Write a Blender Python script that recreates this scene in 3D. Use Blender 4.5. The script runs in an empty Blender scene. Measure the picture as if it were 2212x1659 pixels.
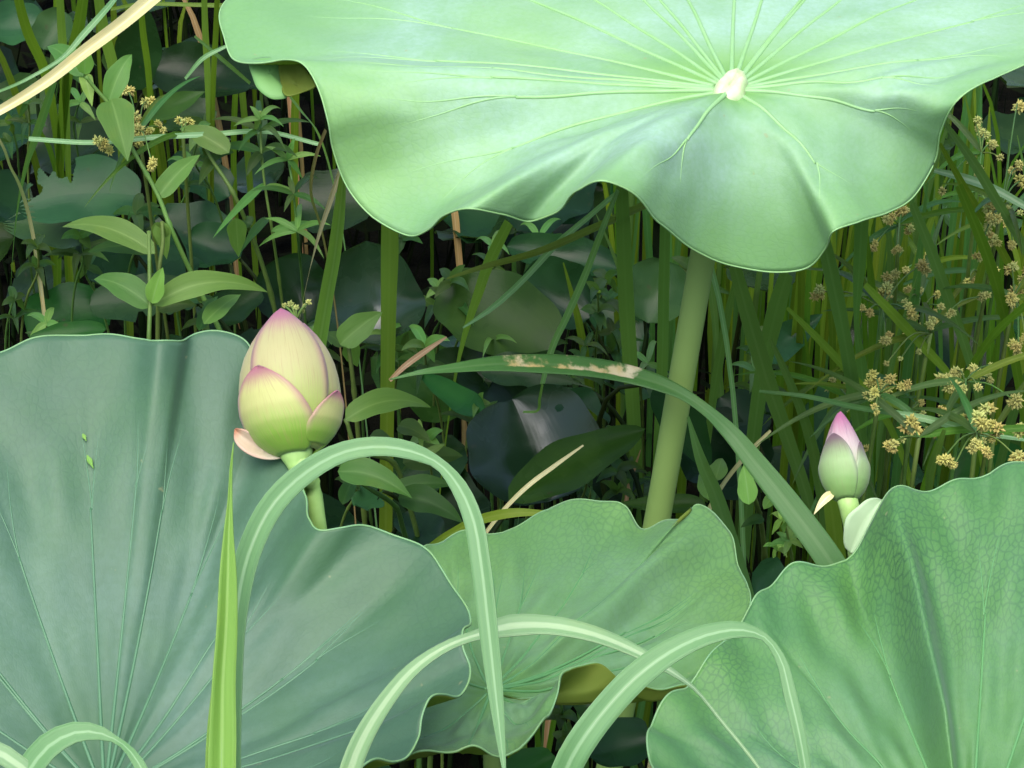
import bpy, math, random
import numpy as np
from mathutils import Vector

rng = random.Random(7)
R = math.radians
scene = bpy.context.scene
col = scene.collection

# ------------------------------------------------------------------ camera
CAM = np.array((0.0, 0.0, 1.25))
PITCH = R(32)
HF = R(24)
FWD = np.array((0, math.cos(PITCH), -math.sin(PITCH)))
UPC = np.array((0, math.sin(PITCH), math.cos(PITCH)))
RGT = np.array((1.0, 0, 0))
UP = np.array((0, 0, 1.0))
cam_d = bpy.data.cameras.new('camera')
cam_d.sensor_fit = 'HORIZONTAL'
cam_d.angle = HF
cam_d.clip_start = 0.02
cam_d.clip_end = 1000
cam = bpy.data.objects.new('camera', cam_d)
col.objects.link(cam)
cam.location = CAM
cam.rotation_euler = (math.pi / 2 - PITCH, 0, 0)
scene.camera = cam

# ------------------------------------------------------------------ sky, sun, exposure
SUN_EL, SUN_AZ = R(66), R(195)      # azimuth measured from +Y clockwise: high, behind the camera a little to its left
w = bpy.data.worlds.new('World')
scene.world = w
w.use_nodes = True
nt = w.node_tree
sky = nt.nodes.new('ShaderNodeTexSky')
sky.sky_type = 'NISHITA'
sky.sun_disc = False
sky.sun_elevation = SUN_EL
sky.sun_rotation = SUN_AZ
sky.dust_density = 3.0
sky.air_density = 1.0
bg = nt.nodes['Background']
nt.links.new(sky.outputs[0], bg.inputs['Color'])
bg.inputs['Strength'].default_value = 0.12
sl = bpy.data.lights.new('sun', 'SUN')
sl.energy = 1.5
sl.angle = R(60)
sl.color = (1.0, 0.985, 0.955)
so = bpy.data.objects.new('sun', sl)
col.objects.link(so)
sd = Vector((math.sin(SUN_AZ) * math.cos(SUN_EL), math.cos(SUN_AZ) * math.cos(SUN_EL), math.sin(SUN_EL)))
so.rotation_euler = (-sd).to_track_quat('-Z', 'Y').to_euler()
so.location = (0, 0, 6)
vs = scene.view_settings
vs.view_transform = 'Standard'
vs.look = 'None'
vs.gamma = 1
vs.use_curve_mapping = False
vs.exposure = 1.5

# ------------------------------------------------------------------ points: a place in the view at a distance, or at a height above the water
TW = math.tan(HF / 2)
GZ = -0.24      # the mud under the plants
def P(px, py, d):
    k = TW * d / 1106.0
    return CAM + RGT * ((px - 1106) * k) + UPC * ((829.5 - py) * k) + FWD * d
def Pz(px, py, z):
    k = TW / 1106.0
    v = RGT * ((px - 1106) * k) + UPC * ((829.5 - py) * k) + FWD
    return CAM + v * ((z - CAM[2]) / v[2])
def depth(p): return float(np.dot(np.asarray(p) - CAM, FWD))
def m_px(d): return TW * d / 1106.0
def proj(p):
    q = np.asarray(p) - CAM
    d = q @ FWD
    return np.stack((1106 + (q @ RGT) / d / TW * 1106, 829.5 - (q @ UPC) / d / TW * 1106), -1)
def nrm(v):
    v = np.asarray(v, float)
    n = np.linalg.norm(v, axis=-1, keepdims=True)
    return v / np.maximum(n, 1e-9)
def spline(pts, n, closed=False):
    """Catmull-Rom through pts (rows of any width) -> n samples, chord length parametrised"""
    p = np.asarray(pts, float)
    if closed:
        q = np.vstack((p[-1], p, p[0], p[1]))
    else:
        q = np.vstack((2 * p[0] - p[1], p, 2 * p[-1] - p[-2]))
    m = len(q) - 3
    La = np.linalg.norm(np.diff(q[:, :3], axis=0), axis=1) + 1e-9
    L = La[1:1 + m]
    cum = np.concatenate(([0], np.cumsum(L)))
    # even spacing, but a little denser where control points are close together
    w_ = L ** 0.7; cw = np.concatenate(([0], np.cumsum(w_)))
    xw = np.linspace(0, cw[-1], n, endpoint=not closed)
    i = np.clip(np.searchsorted(cw, xw, side='right') - 1, 0, m - 1)
    f = ((xw - cw[i]) / w_[i])[:, None]
    # tangents weighted by chord length, so a long step beside a short one does not overshoot
    dq = np.diff(q, axis=0) / La[:, None]
    tg = np.zeros_like(q)
    tg[1:-1] = (dq[:-1] * La[1:, None] + dq[1:] * La[:-1, None]) / (La[:-1] + La[1:])[:, None]
    b, c = q[i + 1], q[i + 2]
    t0, t1 = tg[i + 1] * L[i][:, None], tg[i + 2] * L[i][:, None]
    if not closed: pass
    f2, f3 = f * f, f * f * f
    return (2 * f3 - 3 * f2 + 1) * b + (f3 - 2 * f2 + f) * t0 + (-2 * f3 + 3 * f2) * c + (f3 - f2) * t1

# ------------------------------------------------------------------ objects
def mesh(name, verts, faces, mats, parent=None, uv=None, smooth=True, solid=0):
    verts = np.asarray(verts, float)
    org = np.array(parent.location) if parent is not None else np.zeros(3)
    if parent is not None and parent.parent is not None: org = org + np.array(parent.parent.location)
    me = bpy.data.meshes.new(name)
    me.from_pydata((verts - org).tolist(), [], faces)
    if uv is not None:
        l = me.uv_layers.new(name='UVMap')
        idx = np.empty(len(me.loops), dtype=np.int32)
        me.loops.foreach_get('vertex_index', idx)
        l.data.foreach_set('uv', np.asarray(uv, np.float32)[idx].ravel())
    if smooth: me.polygons.foreach_set('use_smooth', [True] * len(me.polygons))
    for m in (mats if isinstance(mats, (list, tuple)) else [mats]): me.materials.append(m)
    o = bpy.data.objects.new(name, me)
    col.objects.link(o)
    if parent is not None: o.parent = parent
    if solid:
        s = o.modifiers.new('thickness', 'SOLIDIFY')
        s.thickness = solid
        s.offset = -1
        if len(me.materials) > 1: s.material_offset = 1
    return o
def tag(o, label, cat, group=None, kind=None):
    if label: o['label'] = label
    if cat: o['category'] = cat
    if group: o['group'] = group
    if kind: o['kind'] = kind
    return o
def thing(name, label, cat, loc, group=None):
    o = bpy.data.objects.new(name, None)
    o.empty_display_size = 0.02
    col.objects.link(o)
    o.location = [float(x) for x in loc]
    return tag(o, label, cat, group)
def grid_faces(nr, nc, closed=False, off=0):
    f = []
    for i in range(nr - 1):
        for j in range(nc if closed else nc - 1):
            k = (j + 1) % nc
            f.append((off + i * nc + j, off + i * nc + k, off + (i + 1) * nc + k, off + (i + 1) * nc + j))
    return f
def tube_data(pts, rad, n=8, off=0, ribs=0):
    pts = np.asarray(pts, float)
    m = len(pts)
    rad = np.broadcast_to(np.asarray(rad, float), (m,))
    t = nrm(np.gradient(pts, axis=0))
    ref = np.array((0.31, 0.2, 0.93)) if abs(t[0][2]) < 0.8 else np.array((0.9, 0.35, 0.1))
    a = nrm(np.cross(t, ref)); b = np.cross(t, a)
    ang = np.linspace(0, 2 * math.pi, n, endpoint=False)
    v = pts[:, None] + rad[:, None, None] * (np.cos(ang)[None, :, None] * a[:, None] + np.sin(ang)[None, :, None] * b[:, None])
    uv = np.stack(np.meshgrid(ang / 6.283, np.linspace(0, 1, m)), -1).reshape(-1, 2)
    f = grid_faces(m, n, True, off)
    f.append(tuple(off + k for k in range(n))[::-1]); f.append(tuple(off + (m - 1) * n + k for k in range(n)))
    return v.reshape(-1, 3), f, uv
def tube(name, pts, rad, mat, parent=None, n=8):
    v, f, uv = tube_data(pts, rad, n)
    return mesh(name, v, f, mat, parent, uv)
def frame_side(pts, k, twist=0.0):
    """width direction of a strip along pts whose upper face looks to the light: between the viewer's side and the zenith"""
    t = nrm(np.gradient(pts, axis=0))
    c = nrm(CAM - pts)
    n = nrm(c + k * UP)
    s = nrm(np.cross(n, t))
    n2 = np.cross(t, s)
    tw = np.broadcast_to(np.asarray(twist, float), (len(pts),))[:, None]
    s2 = s * np.cos(tw) + n2 * np.sin(tw)
    n3 = np.cross(t, s2)
    pr = np.linalg.norm(s2 - (s2 * c).sum(1, keepdims=True) * c, axis=1)
    return t, s2, n3, np.maximum(pr, 0.45)
def strip_data(ctrl, n=40, k=0.6, fold=0.12, across=5, twist=0.0, off=0, wavy=0.0, seed=0):
    """ctrl rows: x,y,z,width(m apparent). returns verts, faces, uv and the frame"""
    c = spline(ctrl, n)
    p = c[:, :3]; wd = np.maximum(c[:, 3], 0.0002)
    t, s, nn, pr = frame_side(p, k, twist)
    hw = wd / 2 / np.sqrt(pr)
    u = np.linspace(-1, 1, across)
    ph = seed * 1.7
    wv = wavy * np.sin(np.linspace(0, 17, n) + ph)[:, None] * u[None, :]
    v = p[:, None] + s[:, None] * (u[None, :] * hw[:, None])[..., None] + nn[:, None] * ((fold * np.abs(u)[None, :] ** 1.3 + wv) * hw[:, None])[..., None]
    uv = np.stack(np.meshgrid((u + 1) / 2, np.linspace(0, 1, n)), -1).reshape(-1, 2)
    return v.reshape(-1, 3), grid_faces(n, across, False, off), uv, (p, t, s, nn, hw)

# ------------------------------------------------------------------ materials
def newmat(name):
    m = bpy.data.materials.new(name)
    m.use_nodes = True
    t = m.node_tree
    return m, t, t.nodes, t.links, t.nodes['Principled BSDF'], t.nodes['Material Output']
class NB:
    def __init__(s, t): s.t = t; s.n = t.nodes; s.l = t.links
    def node(s, typ, **kw):
        o = s.n.new(typ)
        for k, v in kw.items(): setattr(o, k, v)
        return o
    def put(s, inp, v):
        if hasattr(v, 'is_linked') or hasattr(v, 'links'): s.l.new(v, inp)
        else:
            if isinstance(v, (tuple, list)) and len(v) == 3 and inp.type == 'RGBA': v = (*v, 1)
            inp.default_value = v
    def noise(s, vec, scale, detail=3, rough=0.55, dist=0):
        o = s.node('ShaderNodeTexNoise'); s.l.new(vec, o.inputs['Vector'])
        o.inputs['Scale'].default_value = scale; o.inputs['Detail'].default_value = detail
        o.inputs['Roughness'].default_value = rough; o.inputs['Distortion'].default_value = dist
        return o.outputs['Fac']
    def ramp(s, fac, a, b, ca=0.0, cb=1.0):
        o = s.node('ShaderNodeMapRange'); s.put(o.inputs['Value'], fac)
        o.inputs['From Min'].default_value = a; o.inputs['From Max'].default_value = b
        o.inputs['To Min'].default_value = ca; o.inputs['To Max'].default_value = cb
        o.interpolation_type = 'SMOOTHSTEP'
        return o.outputs['Result']
    def mix(s, fac, a, b, mode='MIX'):
        o = s.node('ShaderNodeMix', data_type='RGBA', blend_type=mode)
        s.put(o.inputs[0], fac); s.put(o.inputs[6], a); s.put(o.inputs[7], b)
        return o.outputs[2]
    def math(s, op, a, b=0.0):
        o = s.node('ShaderNodeMath', operation=op); s.put(o.inputs[0], a); s.put(o.inputs[1], b)
        return o.outputs[0]
    def scalev(s, vec, sc):
        o = s.node('ShaderNodeVectorMath', operation='MULTIPLY'); s.l.new(vec, o.inputs[0]); o.inputs[1].default_value = sc
        return o.outputs[0]
    def bump(s, h, strength, dist):
        o = s.node('ShaderNodeBump'); s.l.new(h, o.inputs['Height'])
        o.inputs['Strength'].default_value = strength; o.inputs['Distance'].default_value = dist
        return o.outputs['Normal']
    def coord(s):
        o = s.node('ShaderNodeTexCoord'); return o.outputs['Object'], o.outputs['UV']
    def sepuv(s, uv):
        o = s.node('ShaderNodeSeparateXYZ'); s.l.new(uv, o.inputs[0]); return o.outputs[0], o.outputs[1]
    def random(s):
        return s.node('ShaderNodeObjectInfo').outputs['Random']
def finish(nb, bsdf, out, colr, rough, spec, transw, transc, normal=None, sheen=0.0, sheen_tint=(0.8, 0.95, 1.0)):
    nb.put(bsdf.inputs['Base Color'], colr)
    nb.put(bsdf.inputs['Roughness'], rough)
    nb.put(bsdf.inputs['Specular IOR Level'], spec)
    if sheen:
        bsdf.inputs['Sheen Weight'].default_value = sheen
        bsdf.inputs['Sheen Roughness'].default_value = 0.4
        bsdf.inputs['Sheen Tint'].default_value = (*sheen_tint, 1)
    if normal is not None: nb.l.new(normal, bsdf.inputs['Normal'])
    if transw:
        tr = nb.node('ShaderNodeBsdfTranslucent'); nb.put(tr.inputs['Color'], transc)
        mx = nb.node('ShaderNodeMixShader'); mx.inputs[0].default_value = transw
        nb.l.new(bsdf.outputs[0], mx.inputs[1]); nb.l.new(tr.outputs[0], mx.inputs[2])
        nb.l.new(mx.outputs[0], out.inputs['Surface'])

def lotus_mat(name, ca, cb, cell, net, bloom, rough=0.48, spec=0.5, sheen=0.25, transw=0.3):
    """waxy lotus blade: two greens in soft clouds, a net of fine veins, a pale dusty bloom with bluish sky sheen painted into its middle band"""
    m, t, n, l, b, out = newmat(name)
    nb = NB(t)
    ob, uv = nb.coord()
    f1 = nb.noise(ob, 9, 3, 0.6)
    u, v = nb.sepuv(uv)
    c = nb.mix(nb.ramp(f1, 0.36, 0.66), ca, cb)
    dn = nb.node('ShaderNodeTexNoise'); l.new(ob, dn.inputs['Vector']); dn.inputs['Scale'].default_value = 45; dn.inputs['Detail'].default_value = 4
    dv = nb.node('ShaderNodeVectorMath', operation='MULTIPLY_ADD'); l.new(dn.outputs['Color'], dv.inputs[0]); dv.inputs[1].default_value = (2.6, 2.6, 0.0); l.new(nb.scalev(uv, (cell, cell * 0.24, 1)), dv.inputs[2])
    vo = nb.node('ShaderNodeTexVoronoi', feature='DISTANCE_TO_EDGE'); vo.voronoi_dimensions = '2D'; l.new(dv.outputs[0], vo.inputs['Vector']); vo.inputs['Scale'].default_value = 1.0
    edge = nb.ramp(vo.outputs['Distance'], 0.0, 0.2, 1.0, 0.0)
    fine = nb.noise(nb.scalev(uv, (cell * 3.2, cell * 0.9, 1)), 1.0, 3, 0.6)
    patch = nb.ramp(nb.noise(ob, 7, 3), 0.32, 0.68, 0.15, 1.0)
    far = nb.ramp(v, 0.12, 0.6)
    c = nb.mix(nb.math('MULTIPLY', nb.math('MULTIPLY', edge, patch), nb.math('MULTIPLY', far, net)), c, (ca[0] * 0.45, ca[1] * 0.55, ca[2] * 0.65))
    c = nb.mix(nb.ramp(fine, 0.45, 0.75, 0.0, net * 0.6), c, (ca[0] * 0.7, ca[1] * 0.72, ca[2] * 0.8))
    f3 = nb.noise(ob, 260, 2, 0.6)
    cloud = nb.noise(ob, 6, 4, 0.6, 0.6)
    sheen_band = nb.math('MULTIPLY', nb.ramp(v, 0.06, 0.34, 0.12, 1.0), nb.ramp(v, 0.55, 0.98, 1.0, 0.35))  # bloom strongest between hub and rim, where bluish sky sheen is put into the colour
    bloom_sheen = nb.math('MULTIPLY', nb.math('MULTIPLY', sheen_band, nb.ramp(cloud, 0.25, 0.75, 0.35, 1.0)), nb.ramp(f3, 0.0, 1.0, bloom * 0.7, bloom * 1.3))
    c = nb.mix(bloom_sheen, c, (0.44, 0.62, 0.60))
    sp = nb.noise(ob, 120, 2, 0.5)
    c = nb.mix(nb.ramp(sp, 0.74, 0.78, 0, 0.5), c, (0.30, 0.30, 0.14))
    h = nb.math('ADD', nb.math('MULTIPLY', edge, -0.4), nb.math('ADD', nb.math('MULTIPLY', f3, 0.5), nb.math('MULTIPLY', fine, 0.6)))
    finish(nb, b, out, c, rough, spec, transw, (0.22, 0.42, 0.05), nb.bump(h, 0.14, 0.0008), sheen)
    return m
def plain_mat(name, ca, cb, scale=30, rough=0.5, spec=0.4, transw=0.0, transc=(0.2, 0.3, 0.05), var=0.0, bump=0.2, stretch=None):
    m, t, n, l, b, out = newmat(name)
    nb = NB(t)
    ob, uv = nb.coord()
    vec = nb.scalev(uv, stretch) if stretch else ob
    f = nb.noise(vec, scale, 3, 0.6)
    c = nb.mix(nb.ramp(f, 0.3, 0.7), ca, cb)
    if var:
        r = nb.random()
        hs = nb.node('ShaderNodeHueSaturation'); l.new(c, hs.inputs['Color'])
        l.new(nb.ramp(r, 0, 1, 0.5 - var * 0.08, 0.5 + var * 0.05), hs.inputs['Hue'])
        r2 = nb.math('FRACT', nb.math('MULTIPLY', r, 7.31))
        l.new(nb.ramp(r2, 0, 1, 1 - var * 0.55, 1 + var * 0.5), hs.inputs['Value'])
        c = hs.outputs['Color']
    finish(nb, b, out, c, rough, spec, transw, transc, nb.bump(f, bump, 0.001))
    return m
def grass_mat(name, ca, cb, rib, rough=0.42, spec=0.5, transw=0.3, transc=(0.25, 0.45, 0.05), var=0.3, ribw=0.09, straw=0.0, tipdry=0.0):
    m, t, n, l, b, out = newmat(name)
    nb = NB(t)
    ob, uv = nb.coord()
    u, v = nb.sepuv(uv)
    st = nb.noise(nb.scalev(uv, (26, 1.5, 1)), 1.6, 3, 0.6)
    c = nb.mix(nb.ramp(st, 0.35, 0.65), ca, cb)
    du = nb.math('ABSOLUTE', nb.math('SUBTRACT', u, 0.5))
    c = nb.mix(nb.ramp(du, ribw * 0.5, ribw, 0.8, 0.0), c, rib)
    c = nb.mix(nb.ramp(du, 0.46, 0.5, 0.0, 0.5), c, rib)
    pt = nb.noise(ob, 35, 3, 0.6)
    c = nb.mix(nb.ramp(pt, 0.55, 0.75, 0.0, 0.35), c, (ca[0] * 1.6 + 0.02, ca[1] * 1.3, ca[2]))
    if tipdry: c = nb.mix(nb.ramp(v, 0.94, 0.99, 0.0, tipdry), c, (0.45, 0.34, 0.16))
    if straw:
        e = nb.noise(ob, 60, 4, 0.65)
        win = nb.math('MULTIPLY', nb.ramp(v, 0.68, 0.74), nb.ramp(v, 0.87, 0.92, 1, 0))
        low = nb.ramp(u, 0.9, 0.62)
        c = nb.mix(nb.math('MULTIPLY', nb.ramp(nb.math('MULTIPLY', e, nb.math('MULTIPLY', win, low)), 0.47, 0.60), straw), c, nb.mix(nb.ramp(pt, 0.35, 0.6), (0.52, 0.40, 0.16), (0.62, 0.55, 0.36)))
    if var:
        r = nb.random()
        hs = nb.node('ShaderNodeHueSaturation'); l.new(c, hs.inputs['Color'])
        l.new(nb.ramp(r, 0, 1, 0.5 - var * 0.07, 0.5 + var * 0.04), hs.inputs['Hue'])
        r2 = nb.math('FRACT', nb.math('MULTIPLY', r, 5.7))
        l.new(nb.ramp(r2, 0, 1, 1 - var * 0.6, 1 + var * 0.5), hs.inputs['Value'])
        c = hs.outputs['Color']
    finish(nb, b, out, c, rough, spec, transw, transc, nb.bump(st, 0.35, 0.0006))
    return m
def hyacinth_mat(name, ca, cb, rough=0.3, spec=0.6):
    """glossy round leaf with close arching veins"""
    m, t, n, l, b, out = newmat(name)
    nb = NB(t)
    ob, uv = nb.coord()
    u, v = nb.sepuv(uv)
    f = nb.noise(ob, 18, 3, 0.6)
    c = nb.mix(nb.ramp(f, 0.35, 0.68), ca, cb)
    st = nb.noise(nb.scalev(uv, (30, 1.2, 1)), 1.5, 2, 0.5)
    c = nb.mix(nb.ramp(st, 0.5, 0.75, 0, 0.15), c, (cb[0] * 1.4, cb[1] * 1.4, cb[2] * 1.2))
    sp = nb.noise(ob, 90, 2, 0.5)
    c = nb.mix(nb.ramp(sp, 0.7, 0.76, 0, 0.5), c, (0.03, 0.03, 0.015))
    r = nb.random()
    hs = nb.node('ShaderNodeHueSaturation'); l.new(c, hs.inputs['Color'])
    l.new(nb.ramp(r, 0, 1, 0.47, 0.52), hs.inputs['Hue'])
    l.new(nb.ramp(nb.math('FRACT', nb.math('MULTIPLY', r, 5.7)), 0, 1, 0.7, 1.4), hs.inputs['Value'])
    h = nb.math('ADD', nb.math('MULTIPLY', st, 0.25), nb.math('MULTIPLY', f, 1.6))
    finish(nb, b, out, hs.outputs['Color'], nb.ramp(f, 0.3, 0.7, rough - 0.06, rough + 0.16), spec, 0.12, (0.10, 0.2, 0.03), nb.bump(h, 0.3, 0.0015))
    return m
def petal_mat(name, base, mid, tip, edge, tipstart=0.72, edgew=0.5):
    m, t, n, l, b, out = newmat(name)
    nb = NB(t)
    ob, uv = nb.coord()
    u, v = nb.sepuv(uv)
    st = nb.noise(nb.scalev(uv, (38, 2.2, 1)), 1.5, 3, 0.65)
    vv = nb.math('ADD', v, nb.math('MULTIPLY', nb.math('SUBTRACT', st, 0.5), 0.35))
    c = nb.mix(nb.ramp(vv, 0.1, 0.6), base, mid)
    du = nb.math('MULTIPLY', nb.math('ABSOLUTE', nb.math('SUBTRACT', u, 0.5)), 2.0)
    c = nb.mix(nb.math('MULTIPLY', nb.ramp(du, 0.7, 1.0, 0, edgew), nb.ramp(v, 0.05, 0.5)), c, edge)
    c = nb.mix(nb.ramp(vv, tipstart, 1.0), c, tip)
    c = nb.mix(nb.ramp(st, 0.48, 0.75, 0, 0.6), c, (mid[0] * 0.72, mid[1] * 0.6, mid[2] * 0.55))
    finish(nb, b, out, c, 0.5, 0.35, 0.22, (0.6, 0.45, 0.2), nb.bump(st, 0.3, 0.0008), 0.15, (1, 0.95, 0.95))
    return m

M = {}
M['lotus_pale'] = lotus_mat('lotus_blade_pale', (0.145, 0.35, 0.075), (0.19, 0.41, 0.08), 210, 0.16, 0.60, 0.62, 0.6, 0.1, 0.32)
M['lotus_blue'] = lotus_mat('lotus_blade_bluish', (0.033, 0.10, 0.042), (0.044, 0.125, 0.040), 210, 0.28, 0.17, 0.56, 0.55, 0.1)
M['lotus_mid'] = lotus_mat('lotus_blade_green', (0.080, 0.215, 0.042), (0.11, 0.255, 0.040), 170, 0.6, 0.18, 0.6, 0.5, 0.1)
M['lotus_net'] = lotus_mat('lotus_blade_netted', (0.054, 0.18, 0.040), (0.080, 0.225, 0.038), 190, 0.9, 0.11, 0.56, 0.5, 0.1)
M['lotus_under'] = plain_mat('lotus_underside', (0.12, 0.175, 0.025), (0.16, 0.21, 0.035), 40, 0.6, 0.2, 0.35, (0.3, 0.42, 0.05))
M['vein_pale'] = plain_mat('vein_pale', (0.22, 0.42, 0.15), (0.24, 0.44, 0.19), 60, 0.5, 0.5, 0.15, (0.3, 0.5, 0.1))
M['vein_blue'] = plain_mat('vein_bluish', (0.048, 0.135, 0.062), (0.056, 0.15, 0.068), 60, 0.5, 0.5)
M['vein_dark'] = plain_mat('vein_dark', (0.065, 0.19, 0.06), (0.075, 0.21, 0.065), 60, 0.5, 0.4)
M['margin'] = plain_mat('leaf_margin', (0.21, 0.38, 0.14), (0.2, 0.37, 0.15), 60, 0.5, 0.4)
M['margin_dim'] = plain_mat('leaf_margin_dim', (0.12, 0.25, 0.11), (0.14, 0.26, 0.09), 60, 0.5, 0.4)
M['hub'] = plain_mat('leaf_hub', (0.34, 0.46, 0.20), (0.46, 0.56, 0.32), 120, 0.5, 0.4)
M['petiole'] = plain_mat('lotus_petiole', (0.16, 0.26, 0.055), (0.20, 0.31, 0.085), 5, 0.55, 0.4, 0.0, bump=0.3)
M['petiole_pale'] = plain_mat('bud_stalk', (0.24, 0.42, 0.10), (0.32, 0.50, 0.16), 60, 0.5, 0.4, 0.1)
M['pale_sepal'] = plain_mat('pale_sepal', (0.36, 0.50, 0.29), (0.42, 0.56, 0.34), 40, 0.5, 0.4, 0.25, (0.5, 0.65, 0.35))
M['grass'] = grass_mat('grass_blade', (0.10, 0.235, 0.085), (0.125, 0.275, 0.095), (0.25, 0.42, 0.2), var=0.0)
M['grass_bright'] = grass_mat('grass_blade_bright', (0.14, 0.29, 0.035), (0.17, 0.34, 0.045), (0.26, 0.44, 0.10), var=0.0, rough=0.5)
M['grass_pale'] = grass_mat('grass_blade_pale', (0.16, 0.30, 0.13), (0.19, 0.335, 0.14), (0.36, 0.50, 0.27), var=0.0, ribw=0.2)
M['grass_dark'] = grass_mat('grass_blade_dark', (0.055, 0.135, 0.045), (0.07, 0.165, 0.05), (0.10, 0.2, 0.07), var=0.0, spec=0.25)
M['grass_blotch'] = grass_mat('grass_blade_blotched', (0.05, 0.14, 0.035), (0.062, 0.165, 0.04), (0.09, 0.19, 0.06), var=0.0, straw=1.0, tipdry=0.0, spec=0.3)
M['sedge'] = grass_mat('sedge_blade', (0.042, 0.10, 0.005), (0.062, 0.135, 0.007), (0.085, 0.16, 0.015), var=0.6, transc=(0.2, 0.36, 0.02), spec=0.2)
M['sedge_cool'] = grass_mat('sedge_blade_cool', (0.026, 0.08, 0.019), (0.036, 0.10, 0.023), (0.055, 0.13, 0.036), var=0.5, spec=0.2)
M['olive'] = grass_mat('sedge_blade_olive', (0.085, 0.14, 0.006), (0.11, 0.17, 0.010), (0.13, 0.19, 0.02), var=0.3, spec=0.2)
M['straw'] = grass_mat('dry_straw', (0.48, 0.42, 0.18), (0.60, 0.55, 0.28), (0.65, 0.63, 0.36), var=0.15, transw=0.15)
M['brown'] = grass_mat('dry_brown', (0.24, 0.13, 0.05), (0.36, 0.24, 0.1), (0.42, 0.3, 0.15), var=0.4, transw=0.1)
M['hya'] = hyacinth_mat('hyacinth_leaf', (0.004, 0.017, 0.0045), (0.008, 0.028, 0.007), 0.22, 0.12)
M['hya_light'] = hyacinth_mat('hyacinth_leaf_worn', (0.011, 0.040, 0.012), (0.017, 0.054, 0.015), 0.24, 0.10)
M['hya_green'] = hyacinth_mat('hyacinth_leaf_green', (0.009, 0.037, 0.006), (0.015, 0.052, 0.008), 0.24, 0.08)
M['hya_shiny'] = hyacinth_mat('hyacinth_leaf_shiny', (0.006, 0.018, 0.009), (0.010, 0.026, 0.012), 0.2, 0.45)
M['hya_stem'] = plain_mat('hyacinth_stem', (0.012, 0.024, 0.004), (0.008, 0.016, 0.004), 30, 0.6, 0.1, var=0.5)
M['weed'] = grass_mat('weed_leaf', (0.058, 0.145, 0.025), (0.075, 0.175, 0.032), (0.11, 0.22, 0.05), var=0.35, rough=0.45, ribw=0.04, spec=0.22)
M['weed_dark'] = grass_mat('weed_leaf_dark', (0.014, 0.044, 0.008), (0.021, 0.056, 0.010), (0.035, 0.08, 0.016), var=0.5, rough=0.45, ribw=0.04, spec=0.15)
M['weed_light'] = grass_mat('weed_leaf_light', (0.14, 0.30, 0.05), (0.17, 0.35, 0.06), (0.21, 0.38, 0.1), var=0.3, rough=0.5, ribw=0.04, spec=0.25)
M['weed_stem'] = plain_mat('weed_stem', (0.055, 0.12, 0.02), (0.08, 0.145, 0.03), 60, 0.5, 0.2, var=0.4)
M['head'] = plain_mat('sedge_flower', (0.36, 0.33, 0.07), (0.50, 0.47, 0.15), 250, 0.7, 0.2, 0.15, (0.5, 0.4, 0.1), var=0.25)
M['head_green'] = plain_mat('sedge_flower_green', (0.34, 0.37, 0.09), (0.46, 0.48, 0.17), 250, 0.7, 0.2, 0.15, (0.5, 0.5, 0.1), var=0.25)
M['petal'] = petal_mat('bud_petal', (0.28, 0.36, 0.08), (0.38, 0.36, 0.165), (0.32, 0.08, 0.175), (0.33, 0.15, 0.17), 0.70, 0.8)
M['sepal'] = petal_mat('bud_sepal', (0.19, 0.36, 0.04), (0.45, 0.46, 0.17), (0.30, 0.09, 0.15), (0.38, 0.19, 0.19), 0.66, 0.8)
M['fallen'] = petal_mat('loose_petal', (0.55, 0.52, 0.38), (0.48, 0.38, 0.26), (0.35, 0.12, 0.05), (0.55, 0.32, 0.25), 0.75)
M['spetal'] = petal_mat('small_bud_petal', (0.32, 0.44, 0.2), (0.5, 0.44, 0.40), (0.34, 0.085, 0.21), (0.55, 0.48, 0.48), 0.42)
M['ssepal'] = petal_mat('small_bud_sepal', (0.18, 0.34, 0.10), (0.27, 0.40, 0.18), (0.12, 0.055, 0.10), (0.40, 0.40, 0.34), 0.5, 0.4)
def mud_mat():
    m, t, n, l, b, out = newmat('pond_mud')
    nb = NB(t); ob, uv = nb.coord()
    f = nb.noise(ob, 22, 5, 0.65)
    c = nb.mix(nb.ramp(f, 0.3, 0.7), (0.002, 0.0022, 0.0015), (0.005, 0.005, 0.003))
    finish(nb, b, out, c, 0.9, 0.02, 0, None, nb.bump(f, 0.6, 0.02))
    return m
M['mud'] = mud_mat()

# ------------------------------------------------------------------ the setting
N = 24
xs = np.concatenate((-np.geomspace(400, 1.5, 10), np.linspace(-1.2, 1.2, 13), np.geomspace(1.5, 400, 10)))
ys = np.concatenate((-np.geomspace(400, 1.5, 10), np.linspace(-1.0, 4.0, 26), np.geomspace(4.5, 400, 10)))
gx, gy = np.meshgrid(xs, ys)
near = np.exp(-(gx ** 2 + (gy - 1.7) ** 2) / 6)
gz = near * (0.008 * np.sin(gx * 9 + 1) * np.cos(gy * 7) + 0.006 * np.sin(gx * 17 + gy * 13)) + GZ + 0.01
tag(mesh('pond_ground', np.stack((gx, gy, gz), -1).reshape(-1, 3), grid_faces(len(ys), len(xs)), M['mud']), 'dark wet mud and black shade under the plants', None, kind='structure')

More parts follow.
